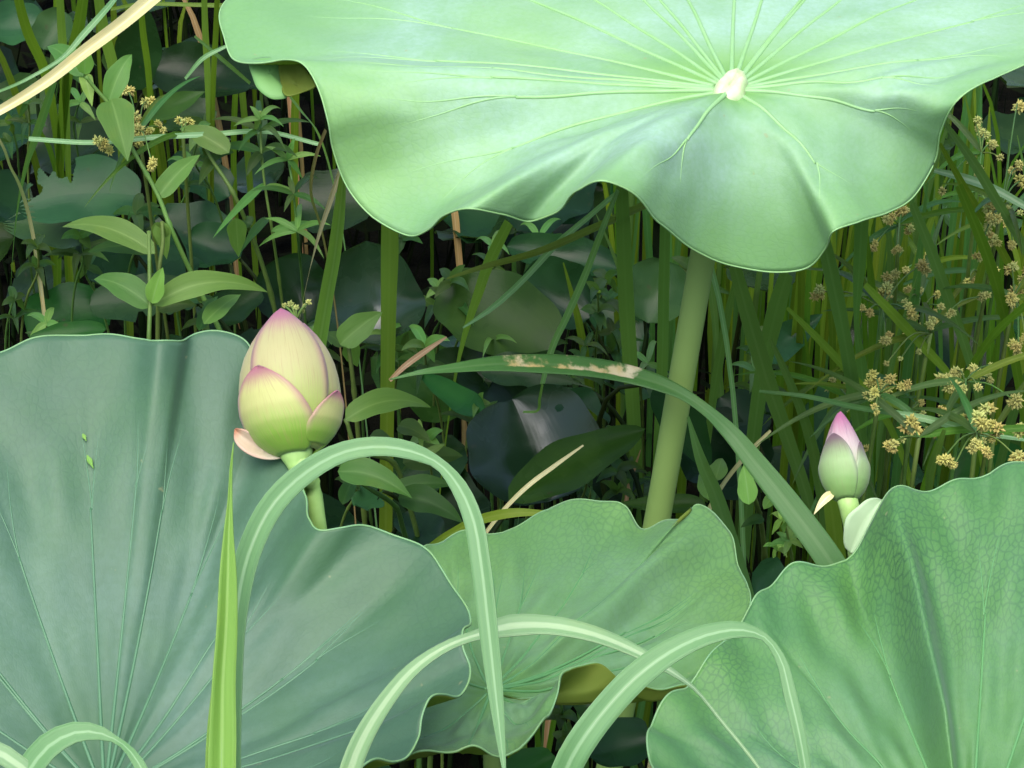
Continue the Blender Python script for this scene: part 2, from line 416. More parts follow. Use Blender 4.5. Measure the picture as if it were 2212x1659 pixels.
# ------------------------------------------------------------------ lotus leaves
def lotus_leaf(label, C, rim, mat, veinmat, marginmat, veins, creases=(), sm=0.05, bulge=0.0, quilt=0.004, ground=None, stem_r=0.0055, hub=0.0, stemmat='petiole', wave_p=2.4, veinr=0.0014, seed=1, ripple=0.0012):
    """C: centre point; rim: rows (x,y,z,bulge). Blade is a fan of ribs from the centre, its edge waves dying out inwards"""
    NS, NT = 480, 64
    rs = spline(rim, NS, True)
    Rm, bu = rs[:, :3], rs[:, 3]
    kx = np.arange(-NS // 2, NS // 2)
    g = np.exp(-0.5 * (kx / (sm * NS)) ** 2); g /= g.sum()
    Rs = np.stack([np.real(np.fft.ifft(np.fft.fft(Rm[:, i]) * np.fft.fft(np.fft.ifftshift(g)))) for i in range(3)], 1)
    bs = np.real(np.fft.ifft(np.fft.fft(bu) * np.fft.fft(np.fft.ifftshift(g))))
    axis = nrm(np.cross(Rs - C, np.roll(Rs, -1, 0) - C).sum(0))
    if axis[2] < 0: axis = -axis
    pr = proj(Rs * 0.75 + np.asarray(C) * 0.25); pc = proj(np.asarray(C))
    angs = np.arctan2(pr[:, 1] - pc[1], pr[:, 0] - pc[0])
    def sfind(px, py):
        a = math.atan2(py - pc[1], px - pc[0])
        return int(np.argmin(np.abs(np.angle(np.exp(1j * (angs - a))))))
    vs_ = sorted(set(sfind(*v) for v in veins))
    t = np.linspace(0.0, 1.0, NT) ** 0.85
    t[0] = 0.006
    s = np.arange(NS)
    pos = np.asarray(C)[None, None] + t[:, None, None] * (Rs - C)[None] + (t ** wave_p)[:, None, None] * (Rm - Rs)[None]
    off = (4 * t * (1 - t))[:, None] * (bs + bulge)[None]
    # quilting between the ribs
    q = np.zeros(NS)
    for a, b in zip(vs_, vs_[1:] + [vs_[0] + NS]):
        idx = np.arange(a, b)
        f = (idx - a) / max(1, b - a)
        q[idx % NS] = np.sin(np.pi * f) ** 0.8 * min(1.6, (b - a) / NS * 18)
    off = off + quilt * (np.minimum(t * 1.5, 1) * (1.05 - 0.7 * t))[:, None] * q[None]
    rr = np.random.RandomState(seed)
    for _ in range(9):
        fs, ft, ph, p2 = rr.randint(7, 32), rr.uniform(4, 22), rr.uniform(0, 6.28), rr.uniform(0, 6.28)
        off = off + ripple * rr.uniform(0.3, 1) * (t[:, None] ** 1.0) * np.sin(2 * np.pi * fs * s / NS + ph)[None] * np.sin(ft * t + p2)[:, None]
    for px, py, wd, amp, t0, t1 in creases:
        s0 = sfind(px, py)
        ds = ((s - s0 + NS // 2) % NS - NS // 2) / (wd * NS)
        prof = np.where(ds > 0, np.exp(-np.abs(ds * 0.8) ** 1.6), np.exp(-(ds * 1.0) ** 2))
        win = np.clip((t - t0) / 0.2, 0, 1) * np.clip((t1 - t) / 0.25, 0, 1)
        off = off + amp * win[:, None] * prof[None]
    pos = pos + off[..., None] * axis
    n_ = nrm(np.cross(np.gradient(pos, axis=0), np.roll(pos, -1, 1) - np.roll(pos, 1, 1)))
    if (n_[NT // 2] @ axis).mean() < 0: n_ = -n_
    gp = np.asarray(ground if ground is not None else (C[0], C[1] + 0.02, GZ), float)
    root = thing('lotus_leaf', label, 'lotus leaf', gp)
    uv = np.stack(np.meshgrid(s / NS, t), -1).reshape(-1, 2)
    fc = grid_faces(NT, NS, True)
    tri = np.cross(pos[20, 1] - pos[20, 0], pos[21, 1] - pos[20, 0])
    cap = tuple(range(NS))
    if tri @ axis < 0: fc = [f[::-1] for f in fc]
    else: cap = cap[::-1]
    fc.append(cap)
    blade = mesh('blade', pos.reshape(-1, 3), fc, [M[mat], M['lotus_under']], root, uv, solid=0.0009)
    # the pale margin
    e = np.vstack((pos[-1], pos[-1][:1]))
    tube('margin', e - np.asarray(axis) * 0.0004, 0.00055, M[marginmat], blade, 6)
    # ribs, each with its fork
    def path(sa, sb, ta, tb, m=44):
        f = np.linspace(0, 1, m)
        tt = ta + (tb - ta) * f
        ss = sa + (sb - sa) * f ** 1.2
        ti = np.interp(tt, t, np.arange(NT)); i0 = np.clip(ti.astype(int), 0, NT - 2); fi = (ti - i0)[:, None]
        s0 = np.floor(ss).astype(int); fs = (ss - s0)[:, None]
        s0 %= NS; s1 = (s0 + 1) % NS
        def bil(A): return (A[i0, s0] * (1 - fs) + A[i0, s1] * fs) * (1 - fi) + (A[i0 + 1, s0] * (1 - fs) + A[i0 + 1, s1] * fs) * fi
        return bil(pos) - nrm(bil(n_)) * 0.0002, tt
    for k, sv in enumerate(vs_):
        gap = (vs_[(k + 1) % len(vs_)] - sv) % NS
        tf = rr.uniform(0.5, 0.72)
        pp, tt = path(sv, sv + rr.uniform(-1, 1), 0.035, tf)
        V, F, U = tube_data(pp, veinr * (1.15 - 0.95 * tt), 7)
        rf = veinr * (1.15 - 0.95 * tf)
        for sg in (-1, 1):
            end = sv + sg * min(gap * rr.uniform(0.18, 0.4), rr.uniform(5, 9))
            p2, t2 = path(sv, end, tf - 0.004, rr.uniform(0.84, 0.95))
            v2, f2, u2 = tube_data(p2, rf * np.linspace(0.9, 0.12, len(t2)), 6, len(V))
            V = np.vstack((V, v2)); F = F + f2; U = np.vstack((U, u2))
        mesh('vein', V, F, M[veinmat], root, U)
    if hub:
        hv, hu, a2 = [], [], np.linspace(0, 2 * np.pi, 28, endpoint=False)
        ex = nrm(np.array((1, 0, 0)) - axis * axis[0] + 0.0); ey = np.cross(axis, ex)
        hc = pos[0].mean(0) + axis * 0.0022
        rings = ((1.12, -0.006), (1.1, -0.001), (0.98, 0.0012), (0.86, 0.0022), (0.7, 0.003), (0.5, 0.0034), (0.3, 0.0034), (0.12, 0.0034), (0.02, 0.0034))
        for rr_, hh in rings:
            for a in a2:
                lob = 1 + 0.07 * math.sin(3 * a + 0.6) + 0.04 * math.sin(7 * a)
                la, lb = rr_ * lob * math.cos(a) * 1.45, rr_ * lob * math.sin(a) * 0.95
                gro = -0.0026 * math.exp(-((lb + 0.1 - 0.12 * la * la) / 0.13) ** 2) * (1 if rr_ < 1.05 else 0)
                x_, y_ = la * 0.66 - lb * 0.75, la * 0.75 + lb * 0.66
                hv.append(hc + hub * (ex * x_ + ey * y_ * 1.25) + axis * (hh * 1.6 + gro + 0.0022 * y_))
                hu.append((a / 6.283, rr_))
        mesh('hub', hv, grid_faces(len(rings), 28, True) + [tuple(range((len(rings) - 1) * 28, len(rings) * 28))], M['hub'], root, hu)
    top = pos[0].mean(0) - axis * 0.003
    mid = top * 0.55 + gp * 0.45 + np.array((0.006, 0.0, 0))
    sp = spline(np.array((top, top * 0.85 + gp * 0.15 + np.array((0.002, 0, 0)), mid, gp)), 60)
    tube('stem', sp, stem_r * np.linspace(0.92, 1.25, 60), M[stemmat], root, 14)
    return root

def rim_d(rows): return np.array([(*P(x, y, d), b) for x, y, d, b in rows])
# --- upper leaf: nearly level, seen from above, its front drooping in waves
ZC = 0.62
Cu = Pz(1580, 196, ZC)
def rim_u(rows): return np.array([(*Pz(x, y, ZC + dz), b) for x, y, dz, b in rows])
upper = rim_u([
    (480, 20, -0.0050, 0.0000), (484, 80, -0.0050, 0.0000), (515, 131, -0.0020, 0.0000), (560, 136, 0.0040, 0.0000), (610, 134, 0.0080, 0.0000), (652, 146, 0.0080, 0.0000), (688, 196, 0.0000, 0.0040),
    (708, 260, -0.0150, 0.0042), (720, 330, -0.0374, 0.0056), (748, 405, -0.0595, 0.0056), (800, 468, -0.0720, 0.0070), (880, 516, -0.0770, 0.0070), (925, 502, -0.0620, 0.0070), (962, 473, -0.0420, 0.0070), (1020, 454, -0.0270, 0.0084),
    (1085, 466, -0.0370, 0.0098), (1150, 488, -0.0520, 0.0098), (1192, 478, -0.0445, 0.0098), (1250, 422, -0.0095, 0.0098), (1300, 401, 0.0030, 0.0098), (1352, 412, -0.0020, 0.0098), (1425, 474, -0.0320, 0.0112), (1500, 548, -0.0695, 0.0126), (1585, 582, -0.0870, 0.0126),
    (1680, 593, -0.0920, 0.0126), (1742, 580, -0.0870, 0.0112), (1782, 540, -0.0695, 0.0112), (1803, 500, -0.0495, 0.0105), (1845, 484, -0.0495, 0.0098), (1920, 461, -0.0595, 0.0084), (1982, 412, -0.0595, 0.0070), (2020, 345, -0.0431, 0.0056),
    (2032, 285, -0.0203, 0.0042), (2064, 230, 0.0014, 0.0028), (2115, 188, 0.0080, 0.0000), (2212, 142, 0.0100, 0.0000), (2350, 90, 0.0120, 0.0000), (2450, 20, 0.0120, 0.0000), (2440, -60, 0.0120, 0.0000), (2250, -140, 0.0150, 0.0000), (1950, -185, 0.0150, 0.0000), (1600, -195, 0.0150, 0.0000), (1200, -180, 0.0120, 0.0000), (850, -130, 0.0080, 0.0000), (600, -60, 0.0000, 0.0000)])
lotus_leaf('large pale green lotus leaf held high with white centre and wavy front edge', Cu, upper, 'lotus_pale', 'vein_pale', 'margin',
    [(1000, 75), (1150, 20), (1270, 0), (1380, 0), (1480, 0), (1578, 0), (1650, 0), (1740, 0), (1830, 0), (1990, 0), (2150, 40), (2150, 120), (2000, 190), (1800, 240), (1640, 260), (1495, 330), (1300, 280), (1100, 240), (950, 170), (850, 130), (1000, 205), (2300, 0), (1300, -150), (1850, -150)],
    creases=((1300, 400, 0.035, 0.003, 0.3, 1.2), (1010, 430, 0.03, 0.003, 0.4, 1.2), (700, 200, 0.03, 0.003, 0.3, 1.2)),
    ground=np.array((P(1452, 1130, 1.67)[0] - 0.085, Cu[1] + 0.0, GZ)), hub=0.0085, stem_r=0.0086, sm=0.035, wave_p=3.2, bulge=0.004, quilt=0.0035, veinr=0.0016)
# the small lobe folded under at its left edge
lobe_root = [o for o in col.objects if o.name == 'lotus_leaf'][0]
def patch(name, px, zo, mat, parent, bow=0.004):
    """a small curved piece of blade bounded by an outline"""
    c = spline(np.array([(*Pz(x, y, ZC + z), 0) for (x, y), z in zip(px, zo)]), 48, True)[:, :3]
    ctr = c.mean(0)
    V = []
    for k in range(7):
        f = 1 - k / 6.0
        for q in c: V.append(ctr + (q - ctr) * f + np.array((0, 0, bow * (1 - f * f))))
    uv = [(0, 0)] * len(V)
    return mesh(name, V, grid_faces(7, 48, True), mat, parent, uv, solid=0.0008)
patch('curled_lobe', [(540, 130), (545, 165), (558, 193), (592, 214), (618, 211), (612, 175), (607, 128)], [-0.004, -0.008, -0.012, -0.016, -0.016, -0.012, -0.004], M['lotus_pale'], lobe_root)
patch('turned_underside', [(606, 134), (640, 134), (668, 160), (682, 188), (655, 200), (622, 209), (605, 172)], [-0.003, -0.003, -0.004, -0.006, -0.012, -0.014, -0.010], M['lotus_under'], lobe_root, -0.004)

# --- lower left leaf: a bowl turned to the viewer
Cl = P(226, 1722, 1.16)
left = rim_d([(-150, 830, 1.26, 0), (-50, 775, 1.28, 0), (0, 764, 1.285, 0), (70, 736, 1.29, 0), (150, 723, 1.295, 0), (230, 726, 1.295, 0), (300, 739, 1.29, 0), (348, 748, 1.28, 0), (385, 742, 1.285, 0), (420, 723, 1.30, 0), (470, 724, 1.305, 0), (530, 744, 1.305, 0), (556, 800, 1.30, 0), (572, 880, 1.29, 0), (592, 962, 1.275, 0), (632, 1030, 1.26, 0), (660, 1080, 1.245, 0), (668, 1128, 1.225, 0), (690, 1150, 1.215, 0),
    (735, 1146, 1.215, 0), (790, 1138, 1.22, 0), (860, 1155, 1.22, 0), (920, 1190, 1.215, 0), (955, 1232, 1.205, 0), (985, 1280, 1.195, 0), (1014, 1328, 1.18, 0), (1015, 1352, 1.17, 0), (1000, 1366, 1.162, 0), (999, 1400, 1.155, 0), (1014, 1440, 1.15, 0), (1011, 1482, 1.14, 0), (990, 1508, 1.13, 0), (958, 1508, 1.12, 0), (926, 1517, 1.11, 0), (912, 1546, 1.105, 0), (905, 1590, 1.10, 0), (880, 1638, 1.09, 0), (852, 1643, 1.08, 0), (812, 1640, 1.07, 0), (770, 1668, 1.06, 0),
    (690, 1740, 1.04, 0), (640, 1830, 1.02, 0), (480, 1960, 1.0, 0), (200, 2010, 0.99, 0), (-100, 1980, 1.0, 0), (-350, 1850, 1.03, 0), (-480, 1620, 1.08, 0), (-460, 1300, 1.15, 0), (-320, 1000, 1.21, 0)])
left_leaf = lotus_leaf('large bluish green lotus leaf beside the bigger bud, turned to face upwards with spreading veins', Cl, left, 'lotus_blue', 'vein_blue', 'margin_dim',
    [(-60, 1500), (-40, 1380), (0, 1430), (30, 1150), (200, 1150), (330, 1200), (440, 1180), (530, 1250), (640, 1200), (640, 1420), (760, 1310), (800, 1500), (850, 1590), (100, 1800), (300, 1850), (500, 1800), (0, 1700), (600, 1700), (300, 900), (450, 1650)],
    creases=((480, 1240, 0.02, 0.004, 0.15, 1.1), (640, 1110, 0.018, 0.004, 0.3, 1.2), (350, 740, 0.04, 0.003, 0.5, 1.2), (800, 1530, 0.03, 0.003, 0.2, 1.2)), bulge=-0.012, quilt=0.0028, sm=0.035, stem_r=0.005, veinr=0.0010, seed=4, stemmat='petiole', ripple=0.0009)

def on_leaf(leaf, px, py):
    bl = [c for c in leaf.children if c.name.startswith('blade')][0]
    co = np.empty(len(bl.data.vertices) * 3); bl.data.vertices.foreach_get('co', co)
    co = co.reshape(-1, 3) + np.array(leaf.location)
    q = proj(co)
    p = co[np.argmin(((q - (px, py)) ** 2).sum(1))]
    return p + nrm(CAM - p) * 0.0016
for (x0, y0), (x1, y1), wpx, lab in (((181, 941), (189, 956), 9, 'tiny pale green husk lying alone on the bluish lotus leaf'), ((187, 978), (204, 1012), 12, 'longer pale green husk with a thin tail on the bluish lotus leaf')):
    a, b = on_leaf(left_leaf, x0, y0), on_leaf(left_leaf, x1, y1)
    v, f, uv, _ = strip_data(np.array([(*a, 0.0005), (*(a * 0.6 + b * 0.4), wpx * m_px(1.25)), (*(a * 0.25 + b * 0.75), wpx * 0.4 * m_px(1.25)), (*b, 0.0003)]), 16, 0.3, 0.2, 5)
    tag(mesh('seed_husk', v, f, M['weed_light'], None, uv, solid=0.0004), lab, 'husk', 'husks on the lotus leaf')

# --- middle leaf behind it
Cm = P(1060, 1490, 1.225)
midr = rim_d([(905, 1200, 1.36, 0), (940, 1178, 1.375, 0), (1000, 1150, 1.385, 0), (1060, 1154, 1.39, 0), (1105, 1138, 1.395, 0), (1180, 1104, 1.41, 0), (1232, 1088, 1.415, 0), (1295, 1086, 1.415, 0), (1342, 1100, 1.41, 0), (1388, 1134, 1.40, 0), (1432, 1132, 1.405, 0), (1470, 1145, 1.40, 0), (1500, 1124, 1.41, 0), (1540, 1130, 1.41, 0), (1572, 1164, 1.405, 0), (1592, 1225, 1.39, 0), (1612, 1288, 1.375, 0), (1612, 1340, 1.355, 0), (1575, 1392, 1.335, 0), (1552, 1448, 1.315, 0), (1512, 1488, 1.295, 0),
    (1450, 1484, 1.28, 0), (1390, 1486, 1.27, 0), (1335, 1470, 1.26, 0), (1290, 1440, 1.255, 0), (1248, 1440, 1.245, 0), (1215, 1460, 1.235, 0), (1203, 1502, 1.215, 0), (1182, 1545, 1.195, 0), (1148, 1592, 1.175, 0), (1108, 1622, 1.16, 0), (1060, 1634, 1.15, 0), (1012, 1620, 1.145, 0), (962, 1622, 1.14, 0), (900, 1640, 1.135, 0), (850, 1650, 1.14, 0), (815, 1600, 1.16, 0), (805, 1500, 1.20, 0), (815, 1380, 1.255, 0), (855, 1280, 1.31, 0)])
lotus_leaf('mid green lotus leaf lying between the bluish leaf and the netted leaf', Cm, midr, 'lotus_mid', 'vein_dark', 'margin_dim',
    [(1250, 1450), (1420, 1350), (1500, 1290), (1560, 1240), (1480, 1150), (1330, 1120), (1180, 1130), (1080, 1200), (980, 1200), (900, 1350), (900, 1560), (1000, 1600), (1110, 1600), (1170, 1540), (1450, 1440)],
    creases=((1470, 1150, 0.03, 0.008, 0.2, 1.2), (1380, 1260, 0.02, 0.006, 0.1, 1.1), (1230, 1450, 0.03, 0.006, 0.2, 1.2), (1550, 1300, 0.03, 0.005, 0.2, 1.2)), bulge=-0.012, quilt=0.004, sm=0.03, stem_r=0.005, veinr=0.0010, seed=9, ripple=0.0015)

# --- right leaf: a steep fold of blade in front
Cr = P(2095, 1880, 1.07)
right = rim_d([(2600, 1040, 1.192, 0), (2400, 970, 1.213, 0), (2212, 1005, 1.220, 0), (2130, 1032, 1.220, 0), (2050, 1068, 1.216, 0), (1970, 1100, 1.213, 0), (1920, 1124, 1.213, 0), (1880, 1164, 1.209, 0), (1832, 1208, 1.196, 0), (1785, 1228, 1.189, 0), (1705, 1248, 1.186, 0), (1652, 1288, 1.175, 0), (1608, 1345, 1.162, 0), (1545, 1425, 1.138, 0), (1478, 1490, 1.118, 0), (1415, 1545, 1.101, 0), (1398, 1600, 1.087, 0), (1410, 1665, 1.070, 0),
    (1450, 1800, 1.020, 0), (1600, 1990, 0.960, 0), (2000, 2150, 0.920, 0), (2500, 2100, 0.940, 0), (2800, 1800, 1.020, 0), (2820, 1400, 1.124, 0)])
lotus_leaf('broad green lotus leaf with netted veins and pale central ridge below the small bud', Cr, right, 'lotus_net', 'vein_dark', 'margin_dim',
    [(1860, 1300), (1720, 1440), (1500, 1600), (2130, 1300), (2300, 1300), (2500, 1500), (1500, 1800), (2400, 1800), (1800, 2000), (2200, 2050), (1600, 1560)],
    creases=((1950, 1250, 0.022, 0.026, 0.12, 1.15), (2110, 1350, 0.03, 0.006, 0.1, 1.2), (1700, 1440, 0.04, 0.006, 0.2, 1.2)), bulge=-0.006, quilt=0.005, sm=0.03, stem_r=0.006, veinr=0.0010, seed=12, ripple=0.0016)

# ------------------------------------------------------------------ lotus buds
HP = np.array((0, .04, .10, .18, .28, .38, .48, .58, .68, .78, .87, .94, 1.0))
RP = np.array((.30, .50, .70, .86, .96, 1.0, .985, .93, .82, .64, .43, .23, .05))
def prof(h): return np.interp(h, HP, RP)
class Bud:
    def __init__(s, base, tip, rmax, slim=0.0):
        s.slim = slim
        s.B = np.asarray(base); ax = np.asarray(tip) - s.B
        s.H = np.linalg.norm(ax); s.A = ax / s.H; s.r = rmax
        s.F = nrm(CAM - s.B - s.A * np.dot(CAM - s.B, s.A)); s.S = np.cross(s.A, s.F)
        if s.S[0] < 0: s.S = -s.S
    def petal(s, name, az, h0, h1, W, scale, mat, root, lean=0.0, flare=0.03, tipout=0.0, wpk=0.42, label=None):
        nv, nu = 30, 17
        V, U = [], []
        for i in range(nv):
            v = i / (nv - 1)
            h = h0 + (h1 - h0) * v
            r = prof(min(h, 1)) * s.r * (1 - s.slim * max(0, h - 0.35) * (1.25 - h) * 2.2)
            x = v / wpk * 0.5 if v < wpk else 0.5 + (v - wpk) / (1 - wpk) * 0.5
            hw = W * s.r * (0.42 * (1 - v) ** 3 + math.sin(math.pi * min(1, x)) ** 0.72)
            if v > 0.985: hw = 0.0004
            for j in range(nu):
                u = -1 + 2 * j / (nu - 1)
                a = R(az + lean * v) + np.clip(u * hw / max(r, s.r * 0.12), -1.9, 1.9)
                rad = r * (scale + flare * u * u * v + tipout * v ** 3) + 0.0006
                V.append(s.B + s.A * (h * s.H) + (s.F * math.cos(a) + s.S * math.sin(a)) * rad)
                U.append(((u + 1) / 2, v))
        o = mesh(name, V, grid_faces(nv, nu), M[mat], root, U, solid=0.0009)
        if label: o['label'] = label
        return o
# the bigger bud, petals beginning to part
bb, bt = P(640, 985, 1.262), P(607, 668, 1.285)
gb = np.array((P(688, 1130, 1.27)[0] + 0.004, bb[1] + 0.01, GZ))
root = thing('lotus_bud', 'large pink tipped yellow green lotus bud with loosening petals', 'lotus bud', gb, 'lotus buds')
B1 = Bud(bb, bt, 0.0262)
for az, h1, W, sc in ((180, 0.98, 1.1, 0.97), (125, 0.96, 1.0, 0.975), (-130, 0.96, 1.0, 0.975)): B1.petal('petal', az, 0.02, h1, W, sc, 'petal', root)
B1.petal('petal', -58, 0.02, 0.97, 0.85, 1.00, 'petal', root)
B1.petal('petal', 66, 0.02, 0.87, 0.86, 1.0, 'petal', root, flare=0.0, tipout=0.05)
B1.petal('petal', 4, 0.05, 1.0, 0.74, 1.045, 'petal', root, lean=-4, wpk=0.5)
B1.petal('sepal', -30, 0.0, 0.54, 0.78, 1.075, 'sepal', root, lean=-4, wpk=0.40)
B1.petal('sepal', 54, 0.04, 0.35, 0.46, 1.085, 'sepal', root, lean=6)
B1.petal('sepal', 160, 0.0, 0.45, 0.8, 1.06, 'sepal', root)
# the loose outer petal, bent away at the lower left
lp = np.array([(*P(612, 978, 1.268), 0.008), (*P(580, 974, 1.264), 0.0115), (*P(550, 962, 1.262), 0.0120), (*P(523, 942, 1.262), 0.0085), (*P(509, 927, 1.264), 0.0015)])
v, f, uv, _ = strip_data(lp, 24, 0.5, 0.75, 9, np.linspace(0.1, -0.5, 24))
mesh('loose_petal', v, f, M['fallen'], root, uv, solid=0.0008)['label'] = 'cream loose petal with brown tip'
tube('stem', spline(np.array((bb + B1.A * 0.006, bb - B1.A * 0.012 + np.array((0.004, 0, 0)), P(672, 1040, 1.268), P(683, 1110, 1.272), P(685, 1140, 1.274) * 0.85 + gb * 0.15, P(685, 1140, 1.274) * 0.5 + gb * 0.5, gb)), 50), 0.0047, M['petiole_pale'], root, 14)
tube('receptacle', spline(np.array((bb - B1.A * 0.008, bb, bb + B1.A * 0.006)), 8), np.array((0.0046, 0.0052, 0.0062, 0.0075, 0.0085, 0.009, 0.009, 0.008)), M['petiole_pale'], root, 16)
# the smaller bud, still shut
sb_, st_ = P(1829, 1082, 1.40), P(1814, 890, 1.425)
gs = np.array((P(1850, 1230, 1.41)[0], sb_[1] + 0.0, GZ))
root = thing('lotus_bud', 'small closed lotus bud with purple pink tip and pale green base', 'lotus bud', gs, 'lotus buds')
B2 = Bud(sb_, st_, 0.0140, 0.55)
for az in (180, 120, -120): B2.petal('petal', az, 0.02, 0.98, 1.1, 0.97, 'spetal', root)
B2.petal('petal', -50, 0.02, 0.98, 0.95, 1.0, 'spetal', root)
B2.petal('petal', 38, 0.02, 1.0, 1.0, 1.02, 'spetal', root, lean=-6)
B2.petal('sepal', -24, 0.0, 0.70, 0.86, 1.07, 'ssepal', root, lean=-6, flare=0.02)
B2.petal('sepal', 72, 0.0, 0.62, 0.7, 1.06, 'ssepal', root)
B2.petal('sepal', 180, 0.0, 0.6, 0.9, 1.05, 'ssepal', root)
tube('stem', spline(np.array((sb_ + B2.A * 0.004, P(1838, 1110, 1.402), P(1848, 1170, 1.405), P(1856, 1240, 1.41), P(1856, 1240, 1.41) * 0.85 + gs * 0.15, P(1856, 1240, 1.41) * 0.5 + gs * 0.5, gs)), 40), np.concatenate((np.linspace(0.0062, 0.0048, 8), np.full(32, 0.0048))), M['petiole_pale'], root, 14)
# a pale shed sepal caught on its stalk, a yellow one on the other side
def sheet(name, base, tip, width, mat, parent, shape='lance', k=0.6, bend=0.0, fold=0.15, cup=0.0, tw=0.0, nv=22, nu=9, tear=None, solid=0, bendv=None, wav=0.0):
    """leaf blade from base to tip: width in metres as seen, bend lifts the middle, cup hollows it"""
    base, tip = np.asarray(base), np.asarray(tip)
    L = np.linalg.norm(tip - base)
    v = np.linspace(0, 1, nv)
    bv = UP if bendv is None else np.asarray(bendv)
    pts = base[None] * (1 - v)[:, None] + tip[None] * v[:, None] + (4 * v * (1 - v))[:, None] * bv[None] * bend * L
    if shape == 'lance': wp = np.sin(np.pi * v ** 0.62) ** 0.85
    elif shape == 'round': wp = np.sqrt(np.clip(1 - (2 * v ** 0.86 - 1) ** 2, 0, 1)) ** 0.9
    elif shape == 'oval': wp = np.sin(np.pi * v ** 0.8) ** 0.65
    else: wp = np.sin(np.pi * np.clip(v, 0, 1) ** 0.45) ** 0.7
    wp = np.maximum(wp, 0.015)
    t, s, nn, pr = frame_side(pts, k, tw)
    hw = width / 2 / np.sqrt(pr) * wp
    u = np.linspace(-1, 1, nu)
    ph = rng.random() * 6
    edge = 1 + wav * np.sin(v * 14 + ph)[:, None] * np.ones(nu)[None]
    wob = wav * 0.5 * np.sin(v * 11 + ph * 2)[:, None] * (u * np.abs(u))[None] * width
    V = pts[:, None] + s[:, None] * (u[None] * hw[:, None] * edge)[..., None] + nn[:, None] * (fold * np.abs(u)[None] * hw[:, None] + cup * (u ** 2)[None] * hw[:, None] + cup * ((2 * v - 1) ** 2)[:, None] * L * 0.3 + wob)[..., None]
    uv = np.stack(np.meshgrid((u + 1) / 2, v), -1).reshape(-1, 2)
    F = grid_faces(nv, nu)
    if tear: F = [q for q in F if not tear(uv[q[0]][0] + 0.5 / (nu - 1), uv[q[0]][1] + 0.5 / (nv - 1))]
    return mesh(name, V.reshape(-1, 3), F, mat, parent, uv, solid=solid)
so_ = sheet('pale_sepal', P(1838, 1195, 1.395), P(1905, 1080, 1.392), 74 * m_px(1.39), M['pale_sepal'], root, 'oval', 0.5, 0.10, 0.7, 0.0, solid=0.0006, wav=0.06)
so_['label'] = 'pale whitish green cupped sepal hanging at the stalk'
sheet('withered_sepal', P(1800, 1066, 1.40), P(1758, 1112, 1.395), 20 * m_px(1.39), M['straw'], root, 'lance', 0.3, 0.15, 0.3)['label'] = 'yellow withered narrow sepal'

# ------------------------------------------------------------------ grass in front
def blade(name, label, rows, mat, cat='grass blade', group=None, k=0.6, fold=0.14, n=70, across=7, rib=None, parent=None, ground=True, both=False, twist=0.0, dry_end=False, solid=0.0004):
    """rows: (x, y, distance, width in px) from the rooted end to the tip"""
    c = [(*P(x, y, d), wpx * m_px(d)) for x, y, d, wpx in rows]
    if ground:
        g = c[0]
        a = np.array(c[0][:3]); b = np.array(c[1][:3])
        dirx = (a - b) / max(1e-6, b[2] - a[2]) if b[2] > a[2] + 1e-4 else np.array((0, 0, -1.0))
        dirx = np.clip(dirx, -0.35, 0.35); dirx[2] = 0
        c = [(a[0] + dirx[0] * a[2] * 0.5, a[1] + 0.05 * a[2], GZ, g[3] * 0.8), (a[0] + dirx[0] * a[2] * 0.35, a[1] + 0.03 * a[2], a[2] * 0.5, g[3] * 0.9)] + c
    gp = c[0][:3]
    root = parent or thing(name, label, cat, gp, group)
    tws = twist + 0.22 * np.sin(np.linspace(0, 9, n) + len(col.objects) * 0.37) + 0.10 * np.sin(np.linspace(0, 31, n) + len(col.objects))
    v, f, uv, fr = strip_data(np.array(c), n, k, fold, across, tws, wavy=0.05, seed=len(col.objects))
    o = mesh('leaf_blade', v, f, M[mat], root, uv, solid=solid)
    if rib:
        p, t, s, nn, hw = fr
        rv, ru = [], []
        for i in range(n):
            rw = max(0.0003, min(0.0012, hw[i] * 0.11)) * (0.85 + 0.3 * math.sin(i * 0.37) * math.sin(i * 0.11))
            for j, (a, b) in enumerate(((-1, -0.1), (-0.5, 0.6), (0, 0.85), (0.5, 0.6), (1, -0.1))):
                rv.append(p[i] + s[i] * rw * a + nn[i] * (rw * b * 0.7 + 0.0001)); ru.append((j / 4, i / (n - 1)))
        mesh('midrib', rv, grid_faces(n, 5), M[rib], o, ru)
    return root
def hump(rows): return rows
sh = blade('grass_shoot', 'tall grass shoot rising before the bluish leaf, one blade arching over beside the bigger bud', [(500, 1720, 0.985, 44), (503, 1500, 0.985, 46), (512, 1320, 0.985, 52), (540, 1190, 0.985, 54), (590, 1090, 0.985, 54), (665, 1018, 0.985, 50), (750, 975, 0.985, 44), (830, 966, 0.985, 42), (890, 976, 0.985, 38), (945, 1000, 0.985, 26), (990, 1050, 0.98, 36), (1022, 1120, 0.975, 42), (1040, 1220, 0.97, 44), (1055, 1350, 0.965, 42), (1070, 1490, 0.96, 34), (1082, 1600, 0.955, 20), (1092, 1690, 0.95, 4)], 'grass', rib='grass_pale', n=110, fold=0.22)
blade('x', None, [(478, 1720, 0.97, 60), (479, 1600, 0.97, 60), (480, 1480, 0.97, 52), (488, 1350, 0.97, 46), (492, 1240, 0.97, 38), (494, 1150, 0.97, 22), (497, 1080, 0.97, 11), (500, 1000, 0.97, 6), (505, 955, 0.97, 2)], 'grass_bright', parent=sh, fold=0.5, rib='grass')
blade('x', None, [(462, 1720, 0.985, 40), (463, 1600, 0.985, 34), (472, 1480, 0.985, 26), (482, 1380, 0.985, 12), (486, 1320, 0.985, 3)], 'grass_bright', parent=sh, fold=0.4)
